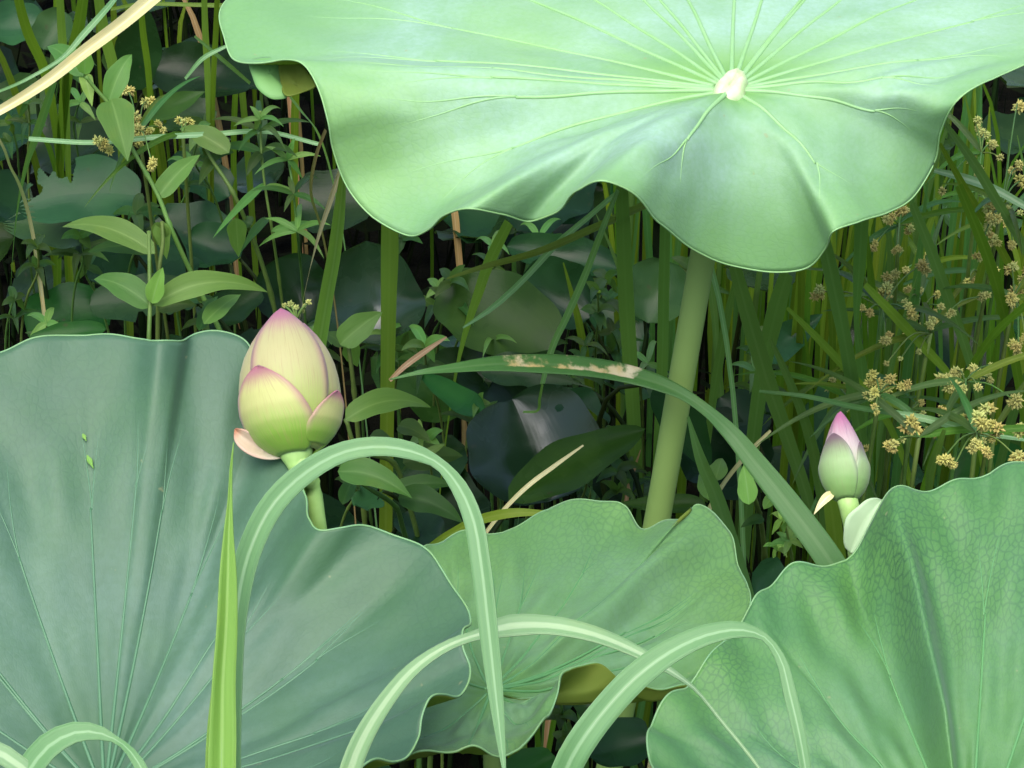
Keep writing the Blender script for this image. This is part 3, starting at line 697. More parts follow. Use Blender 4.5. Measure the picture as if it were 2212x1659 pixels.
blade('arching_grass', 'broad green grass blade arching in front of the netted lotus leaf', [(1130, 1950, 0.98, 56), (1195, 1740, 0.965, 62), (1238, 1630, 0.96, 64), (1310, 1530, 0.96, 62), (1390, 1450, 0.96, 60), (1470, 1397, 0.96, 52), (1545, 1368, 0.96, 44), (1605, 1362, 0.96, 34), (1650, 1376, 0.96, 18), (1684, 1420, 0.955, 22), (1706, 1500, 0.95, 28), (1727, 1590, 0.945, 28), (1745, 1700, 0.94, 22), (1755, 1800, 0.93, 4)], 'grass', rib='grass_pale', n=100, fold=0.2)
blade('arching_grass', 'pale split grass blade with whitish midrib curving across two lotus leaves to a thread', [(690, 1950, 1.02, 48), (740, 1720, 1.0, 50), (772, 1620, 1.0, 46), (830, 1520, 1.0, 38), (900, 1440, 1.0, 30), (980, 1390, 1.0, 24), (1040, 1370, 1.0, 26), (1080, 1358, 1.0, 46), (1180, 1352, 1.0, 44), (1280, 1371, 1.0, 38), (1380, 1412, 1.0, 28), (1450, 1452, 0.995, 17), (1495, 1484, 0.99, 9), (1560, 1560, 0.985, 8), (1640, 1660, 0.98, 7), (1680, 1720, 0.975, 3)], 'grass_pale', n=120, fold=0.2, rib='grass_pale')
blade('arching_grass', 'short pale grass blade bent over at the centre of the bluish leaf', [(-20, 1900, 0.95, 54), (20, 1760, 0.93, 58), (62, 1668, 0.93, 60), (112, 1608, 0.93, 58), (168, 1582, 0.93, 46), (215, 1584, 0.93, 32), (250, 1598, 0.93, 16), (280, 1622, 0.925, 20), (310, 1668, 0.92, 26), (335, 1740, 0.915, 6)], 'grass', rib='grass_pale', n=70, fold=0.2)
blade('arching_grass', 'pale striped grass blade tip lying low against the bluish leaf edge', [(-220, 1700, 0.93, 44), (-120, 1612, 0.93, 46), (-40, 1612, 0.93, 46), (30, 1645, 0.93, 42), (80, 1690, 0.93, 34), (120, 1760, 0.925, 8)], 'grass_pale', rib='grass_pale', n=50, fold=0.15)
blade('arching_grass', 'long dark grass blade with straw coloured blotches crossing the tall lotus stem', [(1845, 1300, 1.52, 62), (1795, 1215, 1.52, 60), (1715, 1105, 1.53, 56), (1640, 1010, 1.54, 48), (1575, 932, 1.55, 36), (1525, 886, 1.55, 26), (1475, 852, 1.55, 28), (1420, 828, 1.55, 38), (1350, 808, 1.55, 44), (1250, 792, 1.54, 47), (1150, 787, 1.53, 46), (1060, 788, 1.52, 36), (980, 796, 1.51, 22), (900, 806, 1.50, 10), (842, 820, 1.50, 3)], 'grass_blotch', n=130, fold=0.12, across=9)

# ------------------------------------------------------------------ water hyacinth leaves in the shade behind
def hya(label, base, tip, width, mat='hya', zb=0.16, zt=0.20, shape='round', k=0.7, cup=0.38, bend=0.05, tear=None, group='water hyacinth leaves in the shade', tw=0.0, wav=0.05, fold=0.05, root_xy=None):
    """a round glossy blade on its own spongy stalk; base and tip in the view, zb and zt their heights above the mud"""
    b = Pz(*base, zb); t = Pz(*tip, zt)
    wm = width * m_px(depth(b * 0.5 + t * 0.5))
    ax = nrm(b - t)
    g = np.array((b[0] + ax[0] * 0.02 + rng.uniform(-.02, .02), b[1] + 0.03 + rng.uniform(0, .03), GZ))
    r = thing('water_hyacinth', label, 'water hyacinth', g, group)
    sheet('leaf_blade', b, t, wm, M[mat], r, shape, k, bend, fold, cup, tw, nv=22 if not tear else 110, nu=11 if not tear else 81, tear=tear, wav=wav)
    st = spline(np.array((b + (t - b) * 0.02, b + ax * 0.012 - UP * 0.012, b * 0.45 + g * 0.55 + ax * 0.004, g)), 22)
    tube('stem', st, np.interp(np.linspace(0, 1, 22), (0, .3, .7, 1), (0.0016, 0.0024, 0.0048, 0.004)), M['hya_stem'], r, 8)
    return r
def torn1(u, v):
    e = 0.13 * math.sin(v * 31) * math.sin(v * 17 + 1) + 0.05 * math.sin(v * 71)
    if u < 0.16 + e and v > 0.5: return True
    if (u - 0.30) ** 2 / 0.012 + (v - 0.86) ** 2 / 0.006 < 1: return True
    if (u - 0.16) ** 2 / 0.006 + (v - 0.62) ** 2 / 0.002 < 1: return True
    return v > 0.93 + 0.05 * math.sin(u * 40)
def torn2(u, v): return u > 0.8 + 0.08 * math.sin(v * 33) and v < 0.55
def torn3(u, v): return v < 0.2 + 0.12 * math.sin(u * 21) + 0.05 * math.sin(u * 57) and u > 0.25
def hole1(u, v): return (u - 0.17) ** 2 + (v - 0.72) ** 2 < 0.0012
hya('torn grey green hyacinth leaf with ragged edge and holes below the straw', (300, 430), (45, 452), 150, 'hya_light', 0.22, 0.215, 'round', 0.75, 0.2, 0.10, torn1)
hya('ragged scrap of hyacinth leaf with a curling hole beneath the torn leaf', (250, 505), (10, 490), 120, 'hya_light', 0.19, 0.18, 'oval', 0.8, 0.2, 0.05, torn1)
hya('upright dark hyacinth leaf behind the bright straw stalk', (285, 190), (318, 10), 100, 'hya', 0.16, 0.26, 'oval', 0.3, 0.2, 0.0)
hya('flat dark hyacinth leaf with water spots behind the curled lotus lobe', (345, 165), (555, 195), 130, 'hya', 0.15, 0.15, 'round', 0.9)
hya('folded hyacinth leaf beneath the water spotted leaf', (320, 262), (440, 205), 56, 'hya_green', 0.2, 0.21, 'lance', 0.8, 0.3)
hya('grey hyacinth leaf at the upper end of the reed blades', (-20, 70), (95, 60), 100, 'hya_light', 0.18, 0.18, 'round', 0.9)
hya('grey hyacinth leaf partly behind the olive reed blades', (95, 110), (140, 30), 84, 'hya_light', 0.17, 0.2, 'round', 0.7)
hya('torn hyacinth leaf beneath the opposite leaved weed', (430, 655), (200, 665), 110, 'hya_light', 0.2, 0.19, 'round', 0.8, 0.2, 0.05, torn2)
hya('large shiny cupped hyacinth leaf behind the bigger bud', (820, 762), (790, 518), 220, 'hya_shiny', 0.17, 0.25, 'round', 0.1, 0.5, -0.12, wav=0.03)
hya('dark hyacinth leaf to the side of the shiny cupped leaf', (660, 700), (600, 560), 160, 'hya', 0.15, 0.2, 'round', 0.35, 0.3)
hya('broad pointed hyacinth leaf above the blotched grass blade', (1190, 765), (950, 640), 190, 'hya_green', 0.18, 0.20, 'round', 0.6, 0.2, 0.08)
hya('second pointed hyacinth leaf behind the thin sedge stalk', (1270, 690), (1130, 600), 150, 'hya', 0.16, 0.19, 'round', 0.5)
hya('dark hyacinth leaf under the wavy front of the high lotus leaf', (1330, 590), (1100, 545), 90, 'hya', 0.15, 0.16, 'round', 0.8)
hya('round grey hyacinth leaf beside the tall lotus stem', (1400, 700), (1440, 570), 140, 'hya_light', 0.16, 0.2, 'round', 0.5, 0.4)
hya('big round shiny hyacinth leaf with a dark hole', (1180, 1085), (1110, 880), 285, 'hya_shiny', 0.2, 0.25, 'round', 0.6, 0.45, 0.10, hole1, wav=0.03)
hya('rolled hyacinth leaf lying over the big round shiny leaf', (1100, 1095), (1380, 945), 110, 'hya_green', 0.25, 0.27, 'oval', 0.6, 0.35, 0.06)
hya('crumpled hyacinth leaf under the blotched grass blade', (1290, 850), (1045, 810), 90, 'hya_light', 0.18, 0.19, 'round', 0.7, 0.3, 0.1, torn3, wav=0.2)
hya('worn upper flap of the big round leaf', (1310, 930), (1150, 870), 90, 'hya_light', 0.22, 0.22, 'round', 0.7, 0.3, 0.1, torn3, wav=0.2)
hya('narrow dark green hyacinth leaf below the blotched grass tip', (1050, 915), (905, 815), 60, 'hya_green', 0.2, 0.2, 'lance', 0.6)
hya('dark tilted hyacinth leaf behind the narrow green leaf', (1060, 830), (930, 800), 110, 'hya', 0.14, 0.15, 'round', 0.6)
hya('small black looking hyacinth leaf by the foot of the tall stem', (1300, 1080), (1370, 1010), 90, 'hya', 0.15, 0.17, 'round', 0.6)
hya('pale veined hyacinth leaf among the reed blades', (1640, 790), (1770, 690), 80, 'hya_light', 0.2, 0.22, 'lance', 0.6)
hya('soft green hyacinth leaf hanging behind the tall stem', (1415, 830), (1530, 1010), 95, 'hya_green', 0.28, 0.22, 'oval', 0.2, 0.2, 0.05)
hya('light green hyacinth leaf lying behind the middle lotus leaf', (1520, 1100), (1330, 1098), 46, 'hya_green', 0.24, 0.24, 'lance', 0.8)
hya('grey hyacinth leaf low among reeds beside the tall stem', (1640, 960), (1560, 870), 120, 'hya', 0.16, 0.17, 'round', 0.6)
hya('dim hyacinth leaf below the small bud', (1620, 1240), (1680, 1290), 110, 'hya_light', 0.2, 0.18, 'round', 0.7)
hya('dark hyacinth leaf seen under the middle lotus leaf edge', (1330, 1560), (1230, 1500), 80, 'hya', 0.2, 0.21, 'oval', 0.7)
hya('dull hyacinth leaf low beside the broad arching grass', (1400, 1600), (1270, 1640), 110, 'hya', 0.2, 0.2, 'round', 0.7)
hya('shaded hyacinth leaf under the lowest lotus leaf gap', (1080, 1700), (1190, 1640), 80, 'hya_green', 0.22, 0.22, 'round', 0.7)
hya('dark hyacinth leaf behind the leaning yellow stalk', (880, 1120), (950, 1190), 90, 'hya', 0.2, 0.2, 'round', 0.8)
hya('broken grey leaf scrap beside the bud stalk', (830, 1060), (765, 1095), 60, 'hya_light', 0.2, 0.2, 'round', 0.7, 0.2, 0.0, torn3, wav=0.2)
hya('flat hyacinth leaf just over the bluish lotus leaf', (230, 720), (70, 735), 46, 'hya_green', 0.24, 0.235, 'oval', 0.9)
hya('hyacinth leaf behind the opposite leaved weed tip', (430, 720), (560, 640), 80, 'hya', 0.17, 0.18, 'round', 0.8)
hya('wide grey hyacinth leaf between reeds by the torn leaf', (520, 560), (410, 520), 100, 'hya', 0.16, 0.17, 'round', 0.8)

# scattered look-alikes filling the shade, placed where open ground shows
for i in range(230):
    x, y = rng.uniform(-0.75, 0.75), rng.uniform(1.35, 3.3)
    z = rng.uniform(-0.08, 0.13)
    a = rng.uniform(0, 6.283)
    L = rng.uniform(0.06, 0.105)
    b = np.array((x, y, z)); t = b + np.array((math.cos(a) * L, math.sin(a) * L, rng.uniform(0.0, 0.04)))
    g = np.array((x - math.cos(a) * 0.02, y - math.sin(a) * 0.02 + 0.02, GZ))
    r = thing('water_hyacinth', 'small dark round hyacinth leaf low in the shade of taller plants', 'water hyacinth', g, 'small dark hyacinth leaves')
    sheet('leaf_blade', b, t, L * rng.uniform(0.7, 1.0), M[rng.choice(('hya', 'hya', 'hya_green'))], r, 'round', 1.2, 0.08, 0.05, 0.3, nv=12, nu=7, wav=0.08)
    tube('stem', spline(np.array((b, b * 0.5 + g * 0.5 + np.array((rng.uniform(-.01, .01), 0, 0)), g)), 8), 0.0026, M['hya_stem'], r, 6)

# ------------------------------------------------------------------ leafy weeds
def weed(label, nodes, leaves, z0=0.3, mat='weed', sr=0.0022, group=None, cat='leafy weed', name='leafy_weed'):
    """nodes: (x, y, height) down the stem from the top; leaves: (base x, y, tip x, y, width, height at base, rise at tip, material, shape bend)"""
    p = [Pz(x, y, z) for x, y, z in nodes]
    last = p[-1]
    p.append(np.array((last[0] + (last[0] - p[-2][0]) * 0.4, last[1] + 0.02, GZ)))
    r = thing(name, label, cat, p[-1], group)
    m = 12 * len(p)
    pts = spline(np.array(p), m)
    rad = sr * np.linspace(0.7, 1.25, m)
    for k in range(0, m, 12): rad[k] *= 1.35
    tube('stem', pts, rad, M['weed_stem'], r, 8)
    for lf in leaves:
        bx, by, tx, ty, wpx, zb, dz, mt, bend = lf
        b = Pz(bx, by, zb); t = Pz(tx, ty, zb + dz)
        sheet('leaf', b, t, wpx * m_px(depth(b)), M[mt], r, 'lance', rng.uniform(0.3, 0.7), bend, 0.28, 0, 0, nv=18, nu=7, wav=0.05)
    return r
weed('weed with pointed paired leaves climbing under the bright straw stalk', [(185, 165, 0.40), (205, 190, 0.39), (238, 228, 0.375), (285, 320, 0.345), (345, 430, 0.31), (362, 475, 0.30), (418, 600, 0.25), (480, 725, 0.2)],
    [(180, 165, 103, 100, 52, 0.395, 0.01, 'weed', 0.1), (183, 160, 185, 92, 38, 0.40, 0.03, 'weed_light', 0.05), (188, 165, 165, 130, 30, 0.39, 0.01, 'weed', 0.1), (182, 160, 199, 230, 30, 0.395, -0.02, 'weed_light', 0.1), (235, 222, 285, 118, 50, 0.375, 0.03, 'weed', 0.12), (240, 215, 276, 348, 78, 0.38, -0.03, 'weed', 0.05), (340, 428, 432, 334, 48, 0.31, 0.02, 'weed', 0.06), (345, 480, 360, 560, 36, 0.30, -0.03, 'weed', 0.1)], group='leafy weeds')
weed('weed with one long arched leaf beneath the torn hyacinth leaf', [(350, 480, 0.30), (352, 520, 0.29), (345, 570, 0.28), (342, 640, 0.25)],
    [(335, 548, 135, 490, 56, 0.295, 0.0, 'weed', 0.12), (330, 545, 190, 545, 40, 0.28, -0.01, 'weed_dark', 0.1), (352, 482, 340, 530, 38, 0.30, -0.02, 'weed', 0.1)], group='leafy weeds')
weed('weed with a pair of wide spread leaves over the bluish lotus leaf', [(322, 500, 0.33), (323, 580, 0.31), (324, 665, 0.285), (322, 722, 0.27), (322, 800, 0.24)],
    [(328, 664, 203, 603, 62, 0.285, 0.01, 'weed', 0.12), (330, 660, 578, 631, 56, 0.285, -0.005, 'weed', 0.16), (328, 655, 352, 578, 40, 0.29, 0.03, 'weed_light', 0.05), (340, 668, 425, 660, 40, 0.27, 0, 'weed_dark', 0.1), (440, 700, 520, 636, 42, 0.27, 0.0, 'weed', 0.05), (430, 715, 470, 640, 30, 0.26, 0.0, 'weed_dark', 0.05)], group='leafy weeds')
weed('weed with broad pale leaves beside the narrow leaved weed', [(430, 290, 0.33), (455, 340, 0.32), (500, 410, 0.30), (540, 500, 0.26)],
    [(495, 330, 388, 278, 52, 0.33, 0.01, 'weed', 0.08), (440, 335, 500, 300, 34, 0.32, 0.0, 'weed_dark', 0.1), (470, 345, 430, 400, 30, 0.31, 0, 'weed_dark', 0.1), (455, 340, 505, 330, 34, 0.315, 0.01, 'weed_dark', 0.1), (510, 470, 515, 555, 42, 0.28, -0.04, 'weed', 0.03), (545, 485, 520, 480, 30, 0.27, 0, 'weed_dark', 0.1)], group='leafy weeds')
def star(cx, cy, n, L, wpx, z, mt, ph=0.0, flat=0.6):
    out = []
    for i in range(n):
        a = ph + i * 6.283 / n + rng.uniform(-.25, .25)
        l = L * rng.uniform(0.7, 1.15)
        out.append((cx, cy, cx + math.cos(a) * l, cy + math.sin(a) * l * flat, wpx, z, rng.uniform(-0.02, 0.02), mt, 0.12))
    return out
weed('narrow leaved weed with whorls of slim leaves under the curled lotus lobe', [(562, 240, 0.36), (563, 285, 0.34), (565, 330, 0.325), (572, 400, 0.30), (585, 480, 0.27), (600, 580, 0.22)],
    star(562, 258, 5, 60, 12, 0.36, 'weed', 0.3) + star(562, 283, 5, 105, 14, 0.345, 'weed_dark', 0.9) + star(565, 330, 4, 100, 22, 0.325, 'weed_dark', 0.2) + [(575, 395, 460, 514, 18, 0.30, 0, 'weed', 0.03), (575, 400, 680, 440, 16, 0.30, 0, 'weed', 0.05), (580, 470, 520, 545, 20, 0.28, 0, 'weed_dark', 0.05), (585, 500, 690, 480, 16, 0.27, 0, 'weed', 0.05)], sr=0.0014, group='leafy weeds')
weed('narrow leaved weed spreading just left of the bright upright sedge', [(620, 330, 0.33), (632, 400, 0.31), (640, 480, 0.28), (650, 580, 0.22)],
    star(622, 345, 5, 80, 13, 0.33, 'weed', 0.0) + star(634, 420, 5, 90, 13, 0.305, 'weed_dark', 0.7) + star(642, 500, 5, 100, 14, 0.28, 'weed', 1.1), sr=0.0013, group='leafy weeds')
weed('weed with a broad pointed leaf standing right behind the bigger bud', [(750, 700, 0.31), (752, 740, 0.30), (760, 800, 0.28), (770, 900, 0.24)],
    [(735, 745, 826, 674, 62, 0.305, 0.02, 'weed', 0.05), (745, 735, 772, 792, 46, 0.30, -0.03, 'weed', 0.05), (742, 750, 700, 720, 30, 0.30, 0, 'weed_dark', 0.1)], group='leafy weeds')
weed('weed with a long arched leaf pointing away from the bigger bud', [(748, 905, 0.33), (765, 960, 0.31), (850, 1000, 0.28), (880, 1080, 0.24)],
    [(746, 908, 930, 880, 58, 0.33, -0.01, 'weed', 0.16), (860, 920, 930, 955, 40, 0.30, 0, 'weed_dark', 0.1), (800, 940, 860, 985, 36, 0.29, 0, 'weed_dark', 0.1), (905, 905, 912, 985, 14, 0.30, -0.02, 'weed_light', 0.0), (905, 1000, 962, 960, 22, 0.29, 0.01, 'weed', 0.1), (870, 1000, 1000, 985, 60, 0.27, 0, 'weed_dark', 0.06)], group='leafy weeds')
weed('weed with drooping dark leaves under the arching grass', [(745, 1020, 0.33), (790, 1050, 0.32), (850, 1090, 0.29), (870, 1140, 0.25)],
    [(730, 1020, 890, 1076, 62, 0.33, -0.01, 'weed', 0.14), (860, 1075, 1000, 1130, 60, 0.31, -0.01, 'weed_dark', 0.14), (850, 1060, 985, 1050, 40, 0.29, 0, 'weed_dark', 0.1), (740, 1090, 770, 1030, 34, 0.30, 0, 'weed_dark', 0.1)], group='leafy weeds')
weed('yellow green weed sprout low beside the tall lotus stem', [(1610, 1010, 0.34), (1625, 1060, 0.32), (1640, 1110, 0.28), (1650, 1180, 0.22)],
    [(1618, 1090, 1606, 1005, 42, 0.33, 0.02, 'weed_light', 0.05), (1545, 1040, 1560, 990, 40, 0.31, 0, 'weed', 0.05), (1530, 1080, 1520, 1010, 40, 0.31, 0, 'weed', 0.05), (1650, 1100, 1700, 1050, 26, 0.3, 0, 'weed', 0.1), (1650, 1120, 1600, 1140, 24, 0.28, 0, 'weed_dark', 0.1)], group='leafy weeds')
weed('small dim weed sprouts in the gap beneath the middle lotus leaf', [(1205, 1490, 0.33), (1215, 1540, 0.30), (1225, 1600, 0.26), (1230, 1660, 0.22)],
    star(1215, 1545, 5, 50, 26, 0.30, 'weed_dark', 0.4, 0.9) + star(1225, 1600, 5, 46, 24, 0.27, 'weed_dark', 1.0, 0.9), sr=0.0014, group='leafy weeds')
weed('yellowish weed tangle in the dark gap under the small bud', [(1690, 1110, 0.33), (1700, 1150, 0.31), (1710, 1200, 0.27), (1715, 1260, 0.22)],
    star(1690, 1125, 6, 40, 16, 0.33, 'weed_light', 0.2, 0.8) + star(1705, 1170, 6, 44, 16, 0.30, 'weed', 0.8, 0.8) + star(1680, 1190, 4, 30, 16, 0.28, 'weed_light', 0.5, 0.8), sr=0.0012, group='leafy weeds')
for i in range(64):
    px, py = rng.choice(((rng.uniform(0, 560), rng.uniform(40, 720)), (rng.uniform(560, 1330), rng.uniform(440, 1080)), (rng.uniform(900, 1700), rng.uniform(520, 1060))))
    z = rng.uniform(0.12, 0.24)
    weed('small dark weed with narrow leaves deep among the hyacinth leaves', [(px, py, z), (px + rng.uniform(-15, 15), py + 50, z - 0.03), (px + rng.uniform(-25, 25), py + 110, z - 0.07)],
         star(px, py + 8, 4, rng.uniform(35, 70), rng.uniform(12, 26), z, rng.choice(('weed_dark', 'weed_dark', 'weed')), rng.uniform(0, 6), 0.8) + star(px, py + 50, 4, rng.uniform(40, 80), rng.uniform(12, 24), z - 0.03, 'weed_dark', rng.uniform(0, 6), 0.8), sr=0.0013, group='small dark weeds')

# ------------------------------------------------------------------ reed and sedge blades behind
def reed(label, rows, mat='sedge', z=None, k=0.3, fold=0.2, group='reed blades behind the lotus', n=34, twist=0.0, name='sedge_plant', cat='sedge', down=True):
    """rows from the tip down: (x, y, width px, height above the mud)"""
    c = []
    for x, y, wpx, zz in rows:
        p = Pz(x, y, zz); c.append((*p, wpx * m_px(depth(p))))
    flat = abs(rows[0][3] - rows[-1][3]) < 0.065
    if down and not flat:
        a, b = np.array(c[-1][:3]), np.array(c[-2][:3])
        dv = (a - b) / max(0.02, abs(b[2] - a[2])); dv = np.clip(dv, -0.3, 0.3)
        if a[2] > 0.0: c.append((a[0] + dv[0] * a[2], a[1] + 0.02 + dv[1] * a[2] * 0.2, GZ, c[-1][3] * 0.9))
    c = c[::-1]
    r = thing(name, label, cat, c[0][:3], group)
    v, f, uv, _ = strip_data(np.array(c), n, k, fold, 5, twist)
    mesh('leaf_blade', v, f, M[mat], r, uv)
    return r
reed('wide dark reed blade standing between the hyacinth leaves under the high lotus leaf', [(1343, 400, 26, 0.50), (1347, 520, 32, 0.42), (1352, 640, 34, 0.34), (1362, 800, 32, 0.24), (1372, 960, 28, 0.14)], 'sedge_cool')
reed('slimmer reed blade close to the tall lotus stem', [(1437, 470, 22, 0.46), (1434, 620, 24, 0.36), (1430, 800, 24, 0.25), (1420, 1000, 20, 0.12)], 'sedge_cool')
reed('wide reed blade leaning down from the right of the tall lotus stem', [(1585, 570, 26, 0.46), (1615, 680, 36, 0.40), (1660, 830, 36, 0.32), (1705, 960, 30, 0.24), (1742, 1070, 26, 0.18)], 'sedge_cool')
reed('slim reed blade with a pale cut tip above the small bud', [(1664, 733, 8, 0.46), (1690, 790, 16, 0.43), (1722, 865, 20, 0.39), (1750, 950, 24, 0.34), (1772, 1050, 26, 0.28)], 'sedge_cool')
reed('long bluish reed blade crossing behind the small bud', [(1772, 490, 26, 0.50), (1795, 590, 34, 0.45), (1822, 720, 30, 0.38), (1846, 860, 30, 0.30), (1866, 1000, 26, 0.22)], 'sedge_cool')
reed('upright narrow reed blade meeting the bluish blade', [(1862, 470, 30, 0.50), (1856, 580, 26, 0.44), (1850, 690, 12, 0.38), (1862, 800, 24, 0.31), (1872, 940, 24, 0.22)], 'sedge_cool')
reed('dark lower reed blade ending beside the middle lotus leaf', [(1486, 900, 6, 0.42), (1512, 990, 24, 0.38), (1545, 1070, 34, 0.33), (1580, 1180, 36, 0.27), (1612, 1280, 30, 0.22)], 'grass_dark')
reed('thick olive reed stub below the small bud', [(1790, 1060, 34, 0.36), (1800, 1130, 36, 0.31), (1812, 1230, 36, 0.25)], 'olive')
reed('bright green three edged sedge stalk rising from behind the bigger bud', [(742, 372, 14, 0.56), (736, 440, 24, 0.52), (722, 560, 30, 0.45), (706, 650, 32, 0.39), (692, 730, 34, 0.34), (680, 820, 30, 0.28)], 'grass_bright', fold=0.6)
reed('dry straw blade leaning on the bright sedge stalk', [(676, 555, 3, 0.45), (690, 505, 8, 0.48), (712, 440, 12, 0.52), (735, 370, 10, 0.56)][::-1], 'straw')
reed('thin dry brown blade beside the high lotus leaf', [(704, 280, 8, 0.50), (682, 340, 8, 0.46), (672, 420, 6, 0.41), (690, 480, 5, 0.37)], 'brown')
reed('olive reed stub below the first drooping lobe', [(842, 470, 36, 0.44), (842, 540, 38, 0.40), (840, 640, 34, 0.33)], 'olive')
reed('light grooved sedge stalk slanting past the hyacinth leaves', [(1335, 410, 10, 0.50), (1300, 500, 14, 0.44), (1262, 600, 16, 0.37), (1222, 690, 16, 0.31), (1190, 760, 14, 0.26), (1160, 880, 7, 0.2)], 'grass')
reed('dark olive blade slanting above the pointed hyacinth leaf', [(1100, 480, 22, 0.42), (1065, 550, 26, 0.38), (1035, 630, 22, 0.32), (1005, 720, 12, 0.26)], 'olive')
reed('yellow green stalk lying across under the high lotus leaf', [(965, 602, 4, 0.40), (1040, 578, 12, 0.41), (1160, 545, 16, 0.42), (1290, 490, 18, 0.44), (1400, 440, 18, 0.46)], 'olive', k=0.7)
reed('pale curved grass blade hanging over the pointed hyacinth leaf', [(1000, 708, 4, 0.34), (1060, 668, 12, 0.36), (1130, 605, 13, 0.39), (1200, 530, 14, 0.42), (1270, 470, 12, 0.45), (1330, 420, 12, 0.48)], 'grass')
reed('yellow needle shaped dry stalk over the rolled hyacinth leaf', [(1260, 962, 4, 0.33), (1200, 1005, 9, 0.32), (1140, 1050, 10, 0.31), (1085, 1105, 9, 0.29), (1050, 1150, 8, 0.27)], 'straw', down=False)
reed('yellow blade edge arching behind the middle lotus leaf', [(1180, 1108, 10, 0.36), (1110, 1108, 20, 0.36), (1040, 1122, 22, 0.35), (970, 1155, 18, 0.33), (920, 1185, 10, 0.3)], 'olive')
reed('dry grey brown stalk leaning by the blotched grass tip', [(965, 728, 4, 0.33), (920, 758, 12, 0.32), (870, 795, 12, 0.31), (842, 822, 8, 0.30)], 'brown', down=False)
reed('thin dark twig hanging below the blotched grass', [(1172, 830, 5, 0.36), (1166, 860, 6, 0.34), (1160, 888, 6, 0.32), (1130, 890, 5, 0.31)], 'weed', down=False)
# right hand thicket, the blades one can follow
for L_, rows, mt in (
    ('olive blade slanting through the yellow sedge flowers', [(1868, 615, 14, 0.40), (1930, 680, 22, 0.37), (1995, 750, 22, 0.33), (2050, 810, 16, 0.29)], 'olive'),
    ('olive blade slanting behind the long bluish reed', [(1700, 665, 8, 0.40), (1760, 725, 16, 0.37), (1830, 800, 18, 0.33), (1890, 870, 16, 0.29)], 'olive'),
    ('thin stalk lying level over the small bud', [(1640, 845, 6, 0.40), (1740, 856, 10, 0.40), (1840, 878, 12, 0.39), (1940, 895, 10, 0.38)], 'sedge_cool'),
    ('grooved stalk running level under the sedge flowers', [(1900, 886, 10, 0.38), (2000, 905, 16, 0.38), (2100, 930, 16, 0.37), (2230, 950, 12, 0.36)], 'grass'),
    ('long green blade falling among the sedge flowers', [(1970, 440, 18, 0.46), (2010, 540, 24, 0.41), (2050, 650, 24, 0.35), (2092, 770, 20, 0.29)], 'sedge_cool'),
    ('dark blade falling at the edge of the sedge flowers', [(2070, 400, 18, 0.48), (2120, 520, 24, 0.43), (2165, 660, 24, 0.36), (2200, 820, 20, 0.28)], 'sedge'),
    ('green blade slanting from the high lotus leaf edge', [(2040, 265, 10, 0.5), (2095, 340, 20, 0.47), (2150, 430, 22, 0.43), (2215, 540, 18, 0.38)], 'sedge_cool'),
    ('second green blade slanting from the high lotus leaf edge', [(2030, 310, 8, 0.48), (2080, 400, 16, 0.44), (2140, 500, 18, 0.39), (2200, 610, 16, 0.34)], 'sedge'),
    ('pale dry blade lying across the green blades', [(2018, 368, 10, 0.44), (2080, 384, 18, 0.44), (2150, 410, 18, 0.43), (2230, 455, 14, 0.42)], 'grass_pale'),
    ('crossing blade rising out of the sedge flowers', [(2215, 660, 16, 0.42), (2150, 720, 18, 0.38), (2095, 800, 16, 0.33), (2060, 870, 14, 0.29)], 'sedge'),
    ('curled pale blade by the netted lotus leaf', [(2040, 928, 8, 0.40), (2030, 960, 16, 0.38), (2012, 1010, 18, 0.35), (2006, 1080, 14, 0.30)], 'sedge_cool'),
    ('straw stalk crossing behind the small bud', [(1665, 930, 6, 0.36), (1630, 965, 10, 0.34), (1590, 1010, 10, 0.31), (1560, 1050, 10, 0.28)], 'straw'),
    ('slim reed pointing up beside the wide leaning reed', [(1590, 600, 10, 0.42), (1570, 690, 18, 0.37), (1550, 800, 20, 0.31), (1535, 900, 16, 0.25)], 'sedge_cool'),
    ('wide soft reed blade behind the leaning reed', [(1700, 590, 30, 0.42), (1680, 660, 40, 0.38), (1660, 740, 36, 0.33)], 'sedge_cool')):
    reed(L_, rows, mt, name='reed_plant', cat='reed')
# upper left
reed('thick bright straw stalk lying across the upper weeds', [(350, -20, 34, 0.50), (270, 48, 30, 0.49), (190, 108, 28, 0.48), (90, 185, 24, 0.47), (0, 240, 20, 0.46), (-120, 300, 16, 0.44)], 'straw', k=0.4, fold=0.6, name='straw_stalk', cat='straw', down=False)
reed('thin pale green blade lying along the straw stalk', [(262, -20, 10, 0.52), (225, 25, 13, 0.52), (180, 75, 14, 0.51), (140, 120, 9, 0.50), (60, 170, 7, 0.49), (-20, 205, 6, 0.47)], 'grass')
reed('thin level green stem running behind the paired leaved weed', [(62, 300, 10, 0.34), (205, 308, 11, 0.34), (330, 297, 12, 0.34), (460, 290, 12, 0.34), (570, 284, 10, 0.34), (690, 312, 9, 0.33)], 'grass', k=0.4)
reed('thin level stem running out from the high lotus leaf', [(480, 12, 10, 0.36), (400, 10, 9, 0.36), (320, 8, 9, 0.36), (240, 20, 8, 0.34)], 'olive', k=0.4)
reed('thin bent stalk under the curled lotus lobe', [(625, 208, 8, 0.46), (650, 240, 9, 0.43), (685, 285, 6, 0.38)], 'grass')
reed('short pale stalk hanging by the water spotted leaf', [(488, 100, 7, 0.36), (440, 125, 10, 0.35), (400, 170, 6, 0.33)], 'grass')
reed('thin crossing stalk over the water spotted leaf', [(420, 78, 5, 0.36), (470, 120, 9, 0.34), (540, 180, 7, 0.30)], 'sedge_cool')
